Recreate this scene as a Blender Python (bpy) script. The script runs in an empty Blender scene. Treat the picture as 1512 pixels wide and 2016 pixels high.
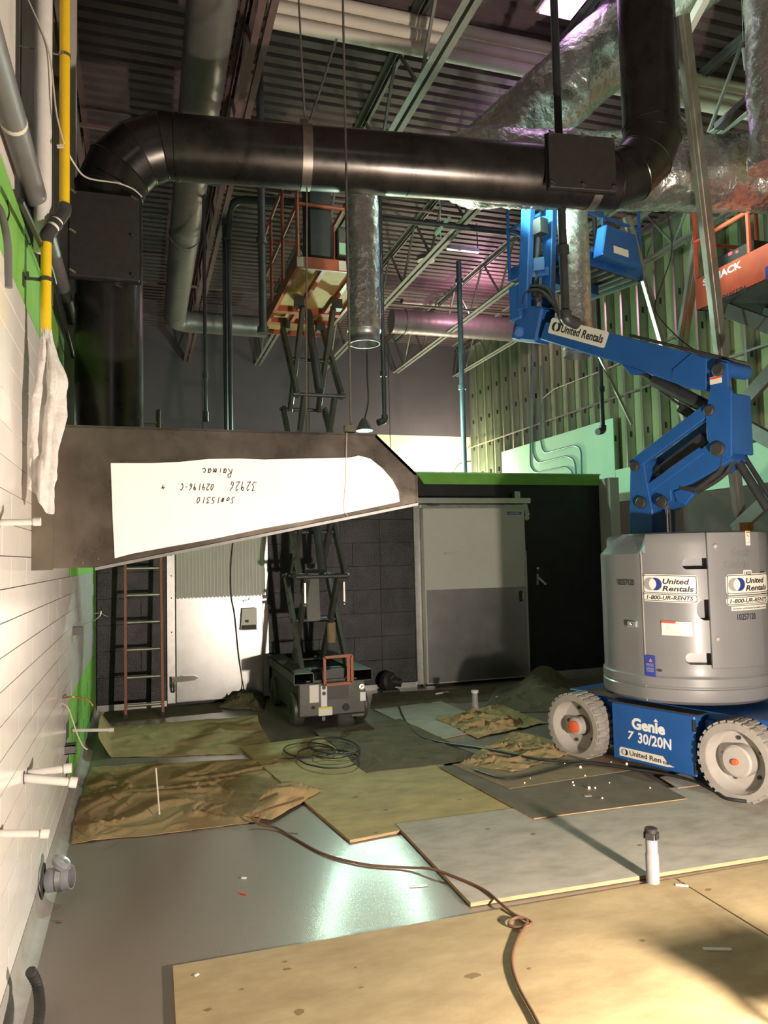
import bpy, bmesh, math, random
from math import sin, cos, pi, radians, sqrt, atan2, hypot
from mathutils import Vector, Matrix, noise

SC = bpy.context.scene
COL = SC.collection
# ------------------------------------------------------------------ camera
FPX = 1490.0                                     # focal length in pixels of the 1512 x 2016 frame
EYE = Vector((0, 0, 1.6))
_y, _p, _r = radians(17.85), radians(3.45), radians(1.3)
CF = Vector((sin(_y) * cos(_p), cos(_y) * cos(_p), sin(_p)))
_R = Vector((cos(_y), -sin(_y), 0)); _U = _R.cross(CF)
CR = _R * cos(_r) - _U * sin(_r); CU = _U * cos(_r) + _R * sin(_r)
cam = bpy.data.cameras.new('camera'); camo = bpy.data.objects.new('camera', cam); COL.objects.link(camo)
camo.matrix_world = Matrix(((CR.x, CU.x, -CF.x, EYE.x), (CR.y, CU.y, -CF.y, EYE.y), (CR.z, CU.z, -CF.z, EYE.z), (0, 0, 0, 1)))
cam.sensor_fit = 'VERTICAL'; cam.sensor_height = 32.0; cam.lens = FPX / 2016 * 32.0
cam.clip_start = 0.05; cam.clip_end = 100
SC.camera = camo
# ------------------------------------------------------------------ world, lights, exposure
W = bpy.data.worlds.new('world'); SC.world = W; W.use_nodes = True
W.node_tree.nodes['Background'].inputs[0].default_value = (0.85, 0.95, 1.0, 1)
W.node_tree.nodes['Background'].inputs[1].default_value = 0.02
SC.view_settings.view_transform = 'Standard'; SC.view_settings.look = 'None'
SC.view_settings.gamma = 1.0; SC.view_settings.use_curve_mapping = False
SC.view_settings.exposure = 0.0

def lamp(name, kind, loc, power, col, size=0.05, aim=None, **kw):
    l = bpy.data.lights.new(name, kind); l.energy = power; l.color = col
    if kind == 'AREA':
        l.shape = 'DISK'; l.size = size
    else:
        l.shadow_soft_size = size
    for k, v in kw.items(): setattr(l, k, v)
    o = bpy.data.objects.new(name, l); COL.objects.link(o); o.location = loc
    if aim is not None:
        o.rotation_euler = (Vector(aim) - Vector(loc)).to_track_quat('-Z', 'Y').to_euler()
    return o
# tungsten work light standing low on the floor to the right of the photographer
lamp('work_light', 'POINT', (2.34, 1.12, 0.70), 760, (1.0, 0.85, 0.71), 0.06)
# green-white metal halide lamp hung over the cooler roof
lamp('cooler_lamp', 'POINT', (2.70, 9.12, 3.16), 480, (0.66, 1.0, 0.78), 0.06)
# floodlight hung behind the black duct, turned to the foil ducts and the stud wall
lamp('flood_lamp', 'SPOT', (2.62, 5.72, 4.62), 700, (0.70, 1.0, 0.80), 0.05, (3.7, 5.5, 5.35), spot_size=radians(105), spot_blend=0.5)
# lamp standing on the floor behind the cooler
lamp('corner_lamp', 'POINT', (6.3, 14.75, 2.95), 330, (1.0, 0.95, 0.74), 0.08)
# violet lamp high among the joists at the right, plus an added pink light
lamp('violet_lamp', 'POINT', (3.9, 6.8, 6.05), 9, (0.80, 0.48, 1.0), 0.08)
lamp('pink_fill', 'POINT', (5.6, 11.5, 5.9), 60, (1.0, 0.50, 0.70), 0.10)  # added to tint the far wall and ducts pink, not a lamp there
# added warm fill from behind the photographer, standing for no known lamp
lamp('fill_light', 'POINT', (1.2, -4.0, 4.6), 30, (1.0, 0.86, 0.78), 0.25)

# ------------------------------------------------------------------ pixel rays (1512 x 2016 frame) -> points of the room
def ray(px, py): return CF + CR * ((px - 756) / FPX) + CU * ((1008 - py) / FPX)
def PD(px, py, d): return EYE + ray(px, py) * d
def PX(px, py, x): v = ray(px, py); return EYE + v * (x / v.x)
def PY(px, py, y): v = ray(px, py); return EYE + v * (y / v.y)
def PZ(px, py, z=0.0): v = ray(px, py); return EYE + v * ((z - 1.6) / v.z)

# ------------------------------------------------------------------ materials
def mat(name, c, c2=None, rough=0.6, metal=0.0, scale=8.0, bump=0.0, bscale=40.0, emit=None, estr=1.0, stretch=None, lo=0.35, hi=0.65, rvar=0.0, spec=0.5, coat=0.0):
    m = bpy.data.materials.new(name); m.use_nodes = True
    nt = m.node_tree; N = nt.nodes; L = nt.links; b = N['Principled BSDF']
    b.inputs['Base Color'].default_value = (*c, 1); b.inputs['Roughness'].default_value = rough
    b.inputs['Metallic'].default_value = metal; b.inputs['Specular IOR Level'].default_value = spec
    b.inputs['Coat Weight'].default_value = coat; b.inputs['Coat Roughness'].default_value = 0.15
    tc = N.new('ShaderNodeTexCoord'); vec = tc.outputs['Object']
    if stretch:
        mp = N.new('ShaderNodeMapping'); mp.inputs['Scale'].default_value = stretch
        L.new(vec, mp.inputs['Vector']); vec = mp.outputs['Vector']
    if c2 is not None or rvar:
        n = N.new('ShaderNodeTexNoise'); n.inputs['Scale'].default_value = scale; n.inputs['Detail'].default_value = 6
        n.inputs['Roughness'].default_value = 0.62
        L.new(vec, n.inputs['Vector'])
        if c2 is not None:
            r = N.new('ShaderNodeValToRGB'); r.color_ramp.elements[0].position = lo; r.color_ramp.elements[1].position = hi
            r.color_ramp.elements[0].color = (*c, 1); r.color_ramp.elements[1].color = (*c2, 1)
            L.new(n.outputs['Fac'], r.inputs['Fac']); L.new(r.outputs['Color'], b.inputs['Base Color'])
        if rvar:
            q = N.new('ShaderNodeMapRange'); q.inputs['To Min'].default_value = max(0.03, rough - rvar); q.inputs['To Max'].default_value = rough + rvar
            L.new(n.outputs['Fac'], q.inputs['Value']); L.new(q.outputs['Result'], b.inputs['Roughness'])
    if bump:
        n2 = N.new('ShaderNodeTexNoise'); n2.inputs['Scale'].default_value = bscale; n2.inputs['Detail'].default_value = 5
        L.new(vec, n2.inputs['Vector'])
        bp = N.new('ShaderNodeBump'); bp.inputs['Strength'].default_value = bump; bp.inputs['Distance'].default_value = 0.02
        L.new(n2.outputs['Fac'], bp.inputs['Height']); L.new(bp.outputs['Normal'], b.inputs['Normal']); L.new(bp.outputs['Normal'], b.inputs['Coat Normal'])
    if emit:
        b.inputs['Emission Color'].default_value = (*emit, 1); b.inputs['Emission Strength'].default_value = estr
    return m

MT = {}
def MK(k, *a, **kw): MT[k] = mat(k, *a, **kw)
MK('tile', (.83, .80, .755), (.86, .83, .785), rough=.16, scale=3)
MK('grout', (.10, .09, .085), rough=.9)
MK('greenboard', (.22, .52, .09), (.17, .44, .07), rough=.75, scale=5)
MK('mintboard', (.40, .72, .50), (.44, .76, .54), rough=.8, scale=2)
MK('limeboard', (.26, .33, .16), (.35, .42, .22), rough=.8, scale=1.3)
MK('dark_cavity', (.03, .028, .03), (.06, .055, .06), rough=.9, scale=3)
MK('brown_wall', (.075, .062, .055), (.10, .085, .075), rough=.85, scale=2)
MK('mauve_paint', (.115, .09, .105), (.135, .105, .12), rough=.7, scale=1.2)
MK('cream_paint', (.88, .81, .56), rough=.7)
MK('epoxy', (.215, .18, .15), (.24, .205, .175), rough=.42, scale=2.2, bump=.10, bscale=260, lo=.2, hi=.8, coat=.8)
MK('cove', (.30, .285, .26), (.38, .36, .33), rough=.5, scale=9)
MK('deck', (.10, .066, .068), (.125, .086, .088), rough=.6, scale=5)
MK('joist_grey', (.25, .25, .225), (.19, .19, .17), rough=.55, scale=6)
MK('joist_red', (.17, .10, .10), (.22, .13, .13), rough=.6, scale=6)
MK('galv', (.52, .54, .53), (.38, .40, .40), rough=.36, metal=.9, scale=14, rvar=.1)
MK('stud_steel', (.50, .50, .47), (.30, .29, .26), rough=.4, metal=.85, scale=7, stretch=(1, 1, .15))
MK('steel_dark', (.06, .06, .06), (.09, .088, .085), rough=.5, metal=.5, scale=10)
MK('black_pipe', (.025, .027, .03), (.04, .042, .045), rough=.45, scale=10)
MK('duct_black', (.06, .056, .053), (.09, .084, .078), rough=.29, metal=.85, scale=6, rvar=.1)
MK('box_black', (.028, .025, .024), (.038, .034, .032), rough=.55, metal=.2, scale=20)
MK('strap_steel', (.40, .36, .32), (.30, .27, .24), rough=.38, metal=.9, scale=20)
MK('hood_steel', (.26, .22, .18), (.36, .31, .255), rough=.30, metal=.95, scale=3.2, rvar=.14, bump=.35, bscale=2.6)
MK('paper', (.86, .82, .80), (.89, .855, .83), rough=.8, scale=4)
MK('ink', (.02, .018, .03), rough=.6)
MK('yellow', (.83, .55, .015), (.78, .50, .01), rough=.4, scale=20)
MK('rag', (.72, .69, .66), (.60, .57, .545), rough=.95, scale=30, bump=.25, bscale=90)
MK('grey_pvc', (.15, .14, .142), (.125, .118, .12), rough=.5, scale=12)
MK('stub_grey', (.31, .30, .315), (.27, .26, .27), rough=.5, scale=14)
MK('white_pvc', (.74, .72, .68), (.66, .64, .60), rough=.45, scale=14)
MK('white_wall', (.72, .66, .61), (.66, .60, .56), rough=.7, scale=4)
MK('foil', (.78, .79, .77), (.58, .59, .57), rough=.27, metal=.92, scale=16, bump=1.0, bscale=13, rvar=.10)
MK('foil_dark', (.05, .06, .06), (.20, .24, .23), rough=.25, metal=.9, scale=30, bump=1.0, bscale=45)
MK('spiral', (.235, .20, .195), (.20, .172, .168), rough=.42, metal=.35, scale=6)
MK('roof_drain', (.88, .80, .68), (.82, .75, .64), rough=.6, scale=5)
MK('cooler_metal', (.032, .032, .033), (.05, .05, .052), rough=.34, metal=.9, scale=4, bump=.25, bscale=120)
MK('cooler_dark', (.018, .018, .02), (.028, .027, .03), rough=.45, metal=.3, scale=5)
MK('door_white', (.52, .52, .47), (.56, .56, .51), rough=.4, scale=3)
MK('kick', (.36, .36, .355), (.44, .44, .435), rough=.33, metal=.95, scale=3, bump=.05, bscale=150, rvar=.05)
MK('alu', (.66, .65, .63), (.54, .53, .52), rough=.35, metal=.9, scale=12)
MK('blue_label', (.02, .09, .24), rough=.5)
MK('genie_blue', (.018, .105, .36), (.016, .09, .31), rough=.38, scale=5, coat=.3)
MK('genie_grey', (.19, .192, .197), (.212, .213, .217), rough=.40, scale=2, coat=.12)
MK('rubber_grey', (.30, .275, .245), (.36, .33, .295), rough=.85, scale=12)
MK('rim_grey', (.40, .375, .34), (.46, .43, .395), rough=.6, scale=8)
MK('orange_cap', (.75, .13, .04), rough=.5)
MK('rubber', (.02, .02, .02), (.035, .034, .033), rough=.7, scale=20)
MK('chrome', (.75, .75, .75), rough=.15, metal=1)
MK('sticker', (.80, .775, .68), rough=.45)
MK('white_ink', (.85, .86, .86), rough=.5)
MK('logo_grey', (.34, .33, .33), rough=.5)
MK('logo_blue', (.02, .035, .26), rough=.5)
MK('red_ink', (.72, .09, .05), rough=.5)
MK('warn_orange', (.60, .22, .05), rough=.5)
MK('info_blue', (.025, .05, .32), rough=.45)
MK('lift_grey', (.085, .087, .075), (.062, .065, .056), rough=.45, scale=8, metal=.2)
MK('lift_dark', (.03, .032, .03), (.045, .047, .045), rough=.5, scale=8)
MK('lift_orange', (.42, .095, .045), (.33, .075, .035), rough=.5, scale=7)
MK('sky_orange', (.62, .10, .045), (.50, .08, .04), rough=.45, scale=7)
MK('deck_ply', (.52, .34, .12), (.44, .24, .07), rough=.7, scale=3)
MK('yellow_label', (.78, .68, .10), rough=.5)
MK('fibre_orange', (.34, .115, .055), (.28, .095, .05), rough=.5, scale=10)
MK('ply_yellow', (.45, .345, .19), (.27, .195, .095), rough=.75, lo=.34, hi=.80, scale=3.2, stretch=(1, 2.2, 1), bump=.05, bscale=60)
MK('ply_olive', (.47, .36, .145), (.27, .205, .08), rough=.75, lo=.36, hi=.78, scale=3.5, stretch=(1, 2, 1), bump=.05)
MK('ply_grey', (.45, .415, .355), (.27, .25, .21), rough=.8, lo=.38, hi=.78, scale=4, stretch=(1, 2, 1), bump=.05)
MK('ply_brown', (.175, .145, .10), (.12, .10, .07), rough=.85, scale=4, bump=.05)
MK('ply_edge', (.55, .40, .22), (.30, .20, .10), rough=.8, scale=60, stretch=(.2, .2, 6))
MK('stain', (.22, .15, .07), rough=.8)
MK('canvas', (.42, .30, .145), (.32, .225, .105), rough=.95, scale=5, bump=.2, bscale=90)
MK('canvas_dark', (.15, .12, .07), (.10, .08, .048), rough=.95, scale=6, bump=.3, bscale=70)
MK('kraft', (.27, .205, .12), (.21, .16, .09), rough=.9, scale=5, bump=.1)
MK('cord_brown', (.15, .075, .04), rough=.55)
MK('cord_black', (.02, .02, .02), rough=.5)
MK('wire_white', (.6, .55, .47), rough=.6)
MK('copper', (.45, .20, .08), rough=.4, metal=.6)
MK('lamp_mint', (.6, .9, .75), emit=(.62, 1, .82), estr=14)
MK('lamp_violet', (.9, .7, .95), emit=(.85, .42, 1), estr=3)
MK('spark', (1, .8, .5), emit=(1, .55, .22), estr=5)
MK('led_red', (.4, 0, 0), emit=(1, .05, .08), estr=4)
MK('teal_strut', (.20, .30, .34), (.15, .23, .26), rough=.45, metal=.6, scale=8)
MK('clear_plastic', (.30, .30, .32), (.22, .22, .24), rough=.25, scale=12)

# ------------------------------------------------------------------ mesh collector
class M:
    def __init__(s): s.v = []; s.f = []; s.i = []
    def add(s, vs, fs, i=0):
        o = len(s.v); s.v += [Vector(v) for v in vs]
        for f in fs: s.f.append([o + k for k in f]); s.i.append(i)
        return s
    def box(s, c, d, R=None, i=0):
        c = Vector(c); vs = []
        for x in (-.5, .5):
            for y in (-.5, .5):
                for z in (-.5, .5):
                    q = Vector((x * d[0], y * d[1], z * d[2]))
                    vs.append(c + (R @ q if R else q))
        return s.add(vs, [(0, 1, 3, 2), (4, 6, 7, 5), (0, 4, 5, 1), (2, 3, 7, 6), (0, 2, 6, 4), (1, 5, 7, 3)], i)
    def lohi(s, a, b, i=0):
        a = Vector(a); b = Vector(b); return s.box((a + b) / 2, b - a, None, i)
    def bar(s, p, q, w, h, up=(0, 0, 1), i=0):
        p = Vector(p); q = Vector(q); d = (q - p).normalized(); up = Vector(up)
        x = d.cross(up)
        if x.length < 1e-4: x = d.cross(Vector((1, 0, 0)))
        x.normalize(); u = x.cross(d)
        vs = [e + x * (a * w / 2) + u * (b * h / 2) for e in (p, q) for a, b in ((-1, -1), (1, -1), (1, 1), (-1, 1))]
        return s.add(vs, [(0, 3, 2, 1), (4, 5, 6, 7), (0, 1, 5, 4), (1, 2, 6, 5), (2, 3, 7, 6), (3, 0, 4, 7)], i)
    def tube(s, pts, r, n=10, cap=True, i=0, wob=None, closed=False):
        P = [Vector(p) for p in pts]; m = len(P); rs = r if isinstance(r, (list, tuple)) else [r] * m
        T = []
        for k in range(m):
            a = P[k - 1] if (k > 0 or closed) else P[k]; b = P[(k + 1) % m] if (k < m - 1 or closed) else P[k]
            T.append((b - a).normalized())
        u = T[0].orthogonal().normalized()
        if abs(T[0].z) < .9: u = (Vector((0, 0, 1)) - T[0] * T[0].z).normalized()
        vs = []
        for k in range(m):
            u = (u - T[k] * u.dot(T[k])).normalized(); w = T[k].cross(u)
            for j in range(n):
                a = 2 * pi * j / n; rr = rs[k] * (wob(k, j, P[k]) if wob else 1)
                vs.append(P[k] + u * (cos(a) * rr) + w * (sin(a) * rr))
        fs = []
        for k in range(m if closed else m - 1):
            for j in range(n):
                a, b = k * n + j, k * n + (j + 1) % n; k2 = ((k + 1) % m) * n
                fs.append((a, b, k2 + (j + 1) % n, k2 + j))
        if cap and not closed:
            fs.append(tuple(range(n - 1, -1, -1))); fs.append(tuple(range((m - 1) * n, m * n)))
        return s.add(vs, fs, i)
    def prism(s, poly, o, ex, ey, t, i=0):
        o = Vector(o); ex = Vector(ex); ey = Vector(ey); n = ex.cross(ey).normalized() * t; k = len(poly)
        A = [o + ex * p[0] + ey * p[1] for p in poly]; vs = A + [p + n for p in A]
        fs = [tuple(range(k - 1, -1, -1)), tuple(range(k, 2 * k))] + [(a, (a + 1) % k, k + (a + 1) % k, k + a) for a in range(k)]
        return s.add(vs, fs, i)
    def lathe(s, prof, o, ax=(0, 0, 1), n=24, i=0, close=False, caps=True):
        o = Vector(o); ax = Vector(ax).normalized(); u = ax.orthogonal().normalized(); w = ax.cross(u); vs = []
        m = len(prof)
        for r, h in prof:
            for j in range(n):
                a = 2 * pi * j / n; vs.append(o + ax * h + (u * cos(a) + w * sin(a)) * r)
        fs = []
        for k in range(m if close else m - 1):
            k2 = (k + 1) % m
            for j in range(n): fs.append((k * n + j, k * n + (j + 1) % n, k2 * n + (j + 1) % n, k2 * n + j))
        if not close and caps:
            fs.append(tuple(range(n - 1, -1, -1))); fs.append(tuple(range((m - 1) * n, m * n)))
        return s.add(vs, fs, i)
    def ball(s, c, r, n=8, i=0, sc=(1, 1, 1)):
        c = Vector(c); vs = []; fs = []; h = max(4, n // 2 + 1)
        for k in range(h + 1):
            t = pi * k / h; rr = max(.02, sin(t))
            for j in range(n):
                a = 2 * pi * j / n; vs.append(c + Vector((rr * cos(a) * sc[0], rr * sin(a) * sc[1], cos(t) * sc[2])) * r)
        for k in range(h):
            for j in range(n): fs.append((k * n + j, (k + 1) * n + j, (k + 1) * n + (j + 1) % n, k * n + (j + 1) % n))
        return s.add(vs, fs, i)
    def grid(s, fn, nx, ny, i=0, th=0.0, nrm=(0, 0, 1)):
        vs = [Vector(fn(a / nx, b / ny)) for b in range(ny + 1) for a in range(nx + 1)]; w = nx + 1
        fs = [(b * w + a, b * w + a + 1, (b + 1) * w + a + 1, (b + 1) * w + a) for b in range(ny) for a in range(nx)]
        if th:
            d = Vector(nrm) * th; k = len(vs)
            fs += [tuple(q + k for q in reversed(f)) for f in fs]
            rim = [a for a in range(nx + 1)] + [b * w + nx for b in range(1, ny + 1)] + [ny * w + a for a in range(nx - 1, -1, -1)] + [b * w for b in range(ny - 1, 0, -1)]
            for a in range(len(rim)):
                p, q = rim[a], rim[(a + 1) % len(rim)]; fs.append((q, p, p + k, q + k))
            vs = vs + [v - d for v in vs]
        return s.add(vs, fs, i)
    def build(s, name, m, parent=None, bevel=0.0, sm=38, at=None, fixn=True):
        ms = m if isinstance(m, (list, tuple)) else [m]
        if parent is not None: off = ORG[parent.name]
        elif at is not None: off = Vector(at)
        else:
            lo = Vector([min(v[k] for v in s.v) for k in range(3)]); hi = Vector([max(v[k] for v in s.v) for k in range(3)])
            off = Vector(((lo.x + hi.x) / 2, (lo.y + hi.y) / 2, lo.z))
        me = bpy.data.meshes.new(name); me.from_pydata([v - off for v in s.v], [], s.f)
        for k in ms: me.materials.append(MT[k] if isinstance(k, str) else k)
        if len(ms) > 1: me.polygons.foreach_set('material_index', s.i)
        if fixn:
            bm = bmesh.new(); bm.from_mesh(me); bmesh.ops.recalc_face_normals(bm, faces=bm.faces); bm.to_mesh(me); bm.free()
        me.update()
        if sm:
            me.polygons.foreach_set('use_smooth', [True] * len(me.polygons)); me.set_sharp_from_angle(angle=radians(sm))
        o = bpy.data.objects.new(name, me); COL.objects.link(o)
        if parent is not None:
            o.parent = parent; ORG[o.name] = off
        else:
            o.location = off; ORG[o.name] = off
        if bevel:
            b = o.modifiers.new('bevel', 'BEVEL'); b.width = bevel; b.segments = 1; b.limit_method = 'ANGLE'; b.angle_limit = radians(40)
        return o
ORG = {}
def tag(o, label, cat, group=None, kind=None):
    o['label'] = label; o['category'] = cat
    if group: o['group'] = group
    if kind: o['kind'] = kind
    return o
def thing(name, label, cat, loc=(0, 0, 0), rz=0.0, group=None, kind=None):
    o = bpy.data.objects.new(name, None); COL.objects.link(o); o.location = loc; o.rotation_euler = (0, 0, rz)
    o.empty_display_size = 0.1
    ORG[o.name] = Vector(loc) if not rz else Vector((0, 0, 0))
    return tag(o, label, cat, group, kind)
def plabel(o, l): o['label'] = l; return o

def text_geo(txt, size=1.0, shear=0.0, bold=0.0, align='LEFT', space=1.0):
    c = bpy.data.curves.new('lettering', 'FONT'); c.body = txt; c.size = size; c.shear = shear; c.offset = bold
    c.align_x = align; c.space_character = space; c.resolution_u = 3; c.fill_mode = 'FRONT'
    o = bpy.data.objects.new('lettering', c); COL.objects.link(o)
    dg = bpy.context.evaluated_depsgraph_get(); dg.update()
    me = bpy.data.meshes.new_from_object(o.evaluated_get(dg))
    vs = [(v.co.x, v.co.y) for v in me.vertices]; fs = [tuple(p.vertices) for p in me.polygons]
    bpy.data.objects.remove(o); bpy.data.curves.remove(c); bpy.data.meshes.remove(me)
    return vs, fs
def text_fit(txt, w, h, **kw):                       # scaled to a w x h box, lower left at 0,0
    vs, fs = text_geo(txt, **kw)
    x0 = min(v[0] for v in vs); x1 = max(v[0] for v in vs); y0 = min(v[1] for v in vs); y1 = max(v[1] for v in vs)
    return [((v[0] - x0) / (x1 - x0) * w, (v[1] - y0) / (y1 - y0) * h) for v in vs], fs
def rrect(w, h, r, n=4):
    out = []
    for cx, cy, a0 in ((w - r, h - r, 0), (r, h - r, 90), (r, r, 180), (w - r, r, 270)):
        for k in range(n + 1):
            a = radians(a0 + 90 * k / n); out.append((cx + r * cos(a), cy + r * sin(a)))
    return out
def dense(P, step=.015):
    out = []
    for k in range(len(P)):
        a, b = P[k], P[(k + 1) % len(P)]; n = max(1, int(hypot(b[0] - a[0], b[1] - a[1]) / step))
        out += [(a[0] + (b[0] - a[0]) * j / n, a[1] + (b[1] - a[1]) * j / n) for j in range(n)]
    return out
def arc_pts(pts, r, n=5):                            # polyline with rounded corners
    P = [Vector(p) for p in pts]; out = [P[0]]
    for k in range(1, len(P) - 1):
        a = (P[k - 1] - P[k]); b = (P[k + 1] - P[k]); rr = min(r, a.length * .49, b.length * .49)
        s, e = P[k] + a.normalized() * rr, P[k] + b.normalized() * rr
        for j in range(n + 1):
            t = j / n; out.append(s * (1 - t) ** 2 + P[k] * 2 * t * (1 - t) + e * t * t)
    out.append(P[-1]); return out
def spline(pts, n=6):
    P = [Vector(p) for p in pts]; out = []
    for k in range(len(P) - 1):
        a = P[max(0, k - 1)]; b = P[k]; c = P[k + 1]; d = P[min(len(P) - 1, k + 2)]
        for j in range(n):
            t = j / n; out.append(.5 * ((2 * b) + (c - a) * t + (2 * a - 5 * b + 4 * c - d) * t * t + (3 * b - a - 3 * c + d) * t ** 3))
    out.append(P[-1]); return out
# ================================================================== SETTING
WX = -0.465          # face of the left wall tiles
YC = 8.9             # front of the walk-in cooler
YB = 15.6            # far wall
XR = 7.05            # faces of the studs of the right wall
ZD = 6.35            # underside of the roof deck
def struct(o, label, cat): return tag(o, label, cat, kind='structure')

fl = M(); fl.lohi((-1.2, -6, -.12), (9.5, 16.2, 0))
struct(fl.build('floor', 'epoxy', sm=0), 'grey speckled epoxy floor running under sheets, tarps and machines', 'floor')

# left wall: green backer board with white tiles set in front of it
b = M(); b.lohi((-.62, -6, 0), (-.478, 15.6, 3.07))
wl = b.build('wall_left', 'grout', sm=0)
struct(wl, 'left wall with white tile courses over green backer board', 'wall')
gb = M(); gb.lohi((-.478, -2, 2.72), (-.470, 9.0, 3.06)); gb.build('green_board', 'greenboard', wl, sm=0)
gb = M(); gb.lohi((-.478, 5.75, .02), (-.470, 8.9, 2.715)); gb.build('green_board', 'greenboard', wl, sm=0)
rq = random.Random(12)
for k in range(11):
    y = 5.9 + .22 * k + rq.uniform(-.05, .05); z = rq.uniform(.08, .4)
    s = M(); s.bar((-.4695, y, z), (-.4695, y + rq.uniform(-.02, .02), z + rq.uniform(.08, .24)), .002, .018, (0, 1, 0)); s.build('adhesive_mark', 'dark_cavity', wl, sm=0)
tm = bpy.data.meshes.new('tile')
def tile_mesh(me, L, H, T=.008, c=.0009):
    vs = []
    for x, k in ((0, 0), (T, c)):
        for y, z in ((-L / 2 + k, -H / 2 + k), (L / 2 - k, -H / 2 + k), (L / 2 - k, H / 2 - k), (-L / 2 + k, H / 2 - k)): vs.append((x, y, z))
        if k == 0:
            for y, z in ((-L / 2, -H / 2), (L / 2, -H / 2), (L / 2, H / 2), (-L / 2, H / 2)): vs.append((T - c, y, z))
    fs = [(8, 9, 10, 11)] + [(a, (a + 1) % 4, 4 + (a + 1) % 4, 4 + a) for a in range(4)] + [(4 + a, 4 + (a + 1) % 4, 8 + (a + 1) % 4, 8 + a) for a in range(4)]
    me.from_pydata(vs, [], fs); me.materials.append(MT['tile']); me.update()
tile_mesh(tm, .4027, .1158)
tmh = bpy.data.meshes.new('tile_half'); tile_mesh(tmh, .1995, .1162)
rnd = random.Random(4)
def put_tile(y, z, half=False):
    o = bpy.data.objects.new('tile', tmh if half else tm); COL.objects.link(o); o.parent = wl
    o.location = Vector((-.4735 + rnd.uniform(-.0002, .0002), y, z)) - ORG[wl.name]
    o.rotation_euler = (0, rnd.uniform(-.0012, .0012), rnd.uniform(-.0006, .0006))
for r in range(22):
    z = .09 + .119 * r + .0595; y = 2.55 + (.201 if r % 2 else 0); zb_ = z - .06
    y0 = y
    while True:
        lim = 8.55 if .64 < zb_ and zb_ < 1.5 - .1 else 5.72
        if r % 2 == 0 and y > lim - .05: break
        if y + .2 > lim + .02: break
        put_tile(y, z); y += .403
cv = M(); prof = [(0, .0), (.075, .0), (.04, .012), (.018, .035), (.008, .088), (0, .088)]
cv.prism([(p[0], p[1]) for p in prof], (-.4725, 1.0, .0005), (1, 0, 0), (0, 0, 1), -7.7)
struct(cv.build('baseboard_left', 'cove'), 'grey coved epoxy base along the foot of the tiled wall', 'baseboard')

# framing above the left wall
b = M(); b.lohi((-1.0, -6, 3.07), (-.86, 15.6, 6.6))
wu = struct(b.build('wall_left_upper', 'dark_cavity', sm=0), 'dark open cavity above the green board on the left', 'wall')
fo = M(); rr = random.Random(3)
def foilfn(u, v):
    y = 2.2 + u * 6.5; z = 3.1 + v * 3.1
    return (-.76 + .05 * noise.noise((y * 3, z * 3, 1)) + .02 * noise.noise((y * 11, z * 11, 5)), y, z)
fo.grid(foilfn, 60, 40); fo.build('foil_insulation', 'foil_dark', wu, sm=60)
for k in range(9):
    s = M(); y = 2.6 + k * .8
    s.lohi((-.7, y, 3.08), (-.6, y + .04, 6.3)); s.build('stud', 'stud_steel', wu, sm=0)
for k in range(3):
    s = M(); s.tube([(-.56 + .02 * k, 2.2, 3.62 + .05 * k), (-.56 + .02 * k, 3.35 + .2 * k, 3.6 + .05 * k)], .012, 8)
    s.build('steel_conduit', 'galv', wu)

# far wall
b = M(); b.lohi((-1.2, YB, 0), (XR + .5, YB + .2, 4.28), 0); b.lohi((-1.2, YB, 4.28), (XR + .5, YB + .2, 6.6), 1)
wb = struct(b.build('wall_back', ['cream_paint', 'mauve_paint'], sm=0), 'far wall painted mauve grey above and cream below', 'wall')
for xx in (1.2, 3.4, 5.2):
    s = M(); s.lohi((xx, YB - .004, .2), (xx + .012, YB, 6.3)); s.build('panel_joint', 'dark_cavity', wb, sm=0)
# right wall: brown lower wall, mint boards, steel studs with lime sheathing behind them
b = M(); b.lohi((XR + .16, -3, 2.3), (XR + .3, YB, 6.6), 1); b.lohi((XR - .05, -3, 0), (XR + .3, YB, 2.37), 0)
wr = struct(b.build('wall_right', ['brown_wall', 'limeboard'], sm=0), 'right wall of bare steel studs in front of lime green sheathing', 'wall')
st = M()
z0, z1 = 2.40, 6.35
st.lohi((0, -.0225, z0), (.15, -.0205, z1), 0)                    # web of the stud
st.lohi((0, -.0225, z0), (.002, .022, z1), 0); st.lohi((.148, -.0225, z0), (.15, .022, z1), 0)
st.lohi((0, .014, z0), (.002, .024, z1), 0); st.lohi((.0, .022, z0), (.012, .024, z1), 0)
for zz in (2.75, 3.35, 3.95, 4.55, 5.15): st.lohi((.055, -.024, zz), (.095, -.019, zz + .09), 1)
s0 = st.build('stud', ['stud_steel', 'dark_cavity'], wr, sm=0)
me0 = s0.data
s0.location = Vector((XR, 5.3, 0)); me0.transform(Matrix.Translation(ORG[wr.name])); s0.location -= ORG[wr.name]
for k in range(1, 26):
    o = s0.copy(); COL.objects.link(o); o.parent = wr
    o.location = Vector((XR + rnd.uniform(-.004, .004), 5.3 + .406 * k, 0)) - ORG[wr.name]
for y0, y1, zt, xx in ((10.06, 13.9, 3.70, XR - .018), (4.5, 10.05, 2.88, XR - .018)):
    s = M(); s.lohi((xx, y0, 2.38), (xx + .016, y1, zt)); s.build('mint_board', 'mintboard', wr, sm=0)
s = M(); s.lohi((XR - .02, 4, 6.25), (XR + .15, YB, 6.35)); s.build('head_track', 'stud_steel', wr, sm=0)
s = M(); s.lohi((XR - .004, 5, 4.0), (XR + .0, YB, 4.03)); s.build('bridging_channel', 'galv', wr, sm=0)

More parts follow.
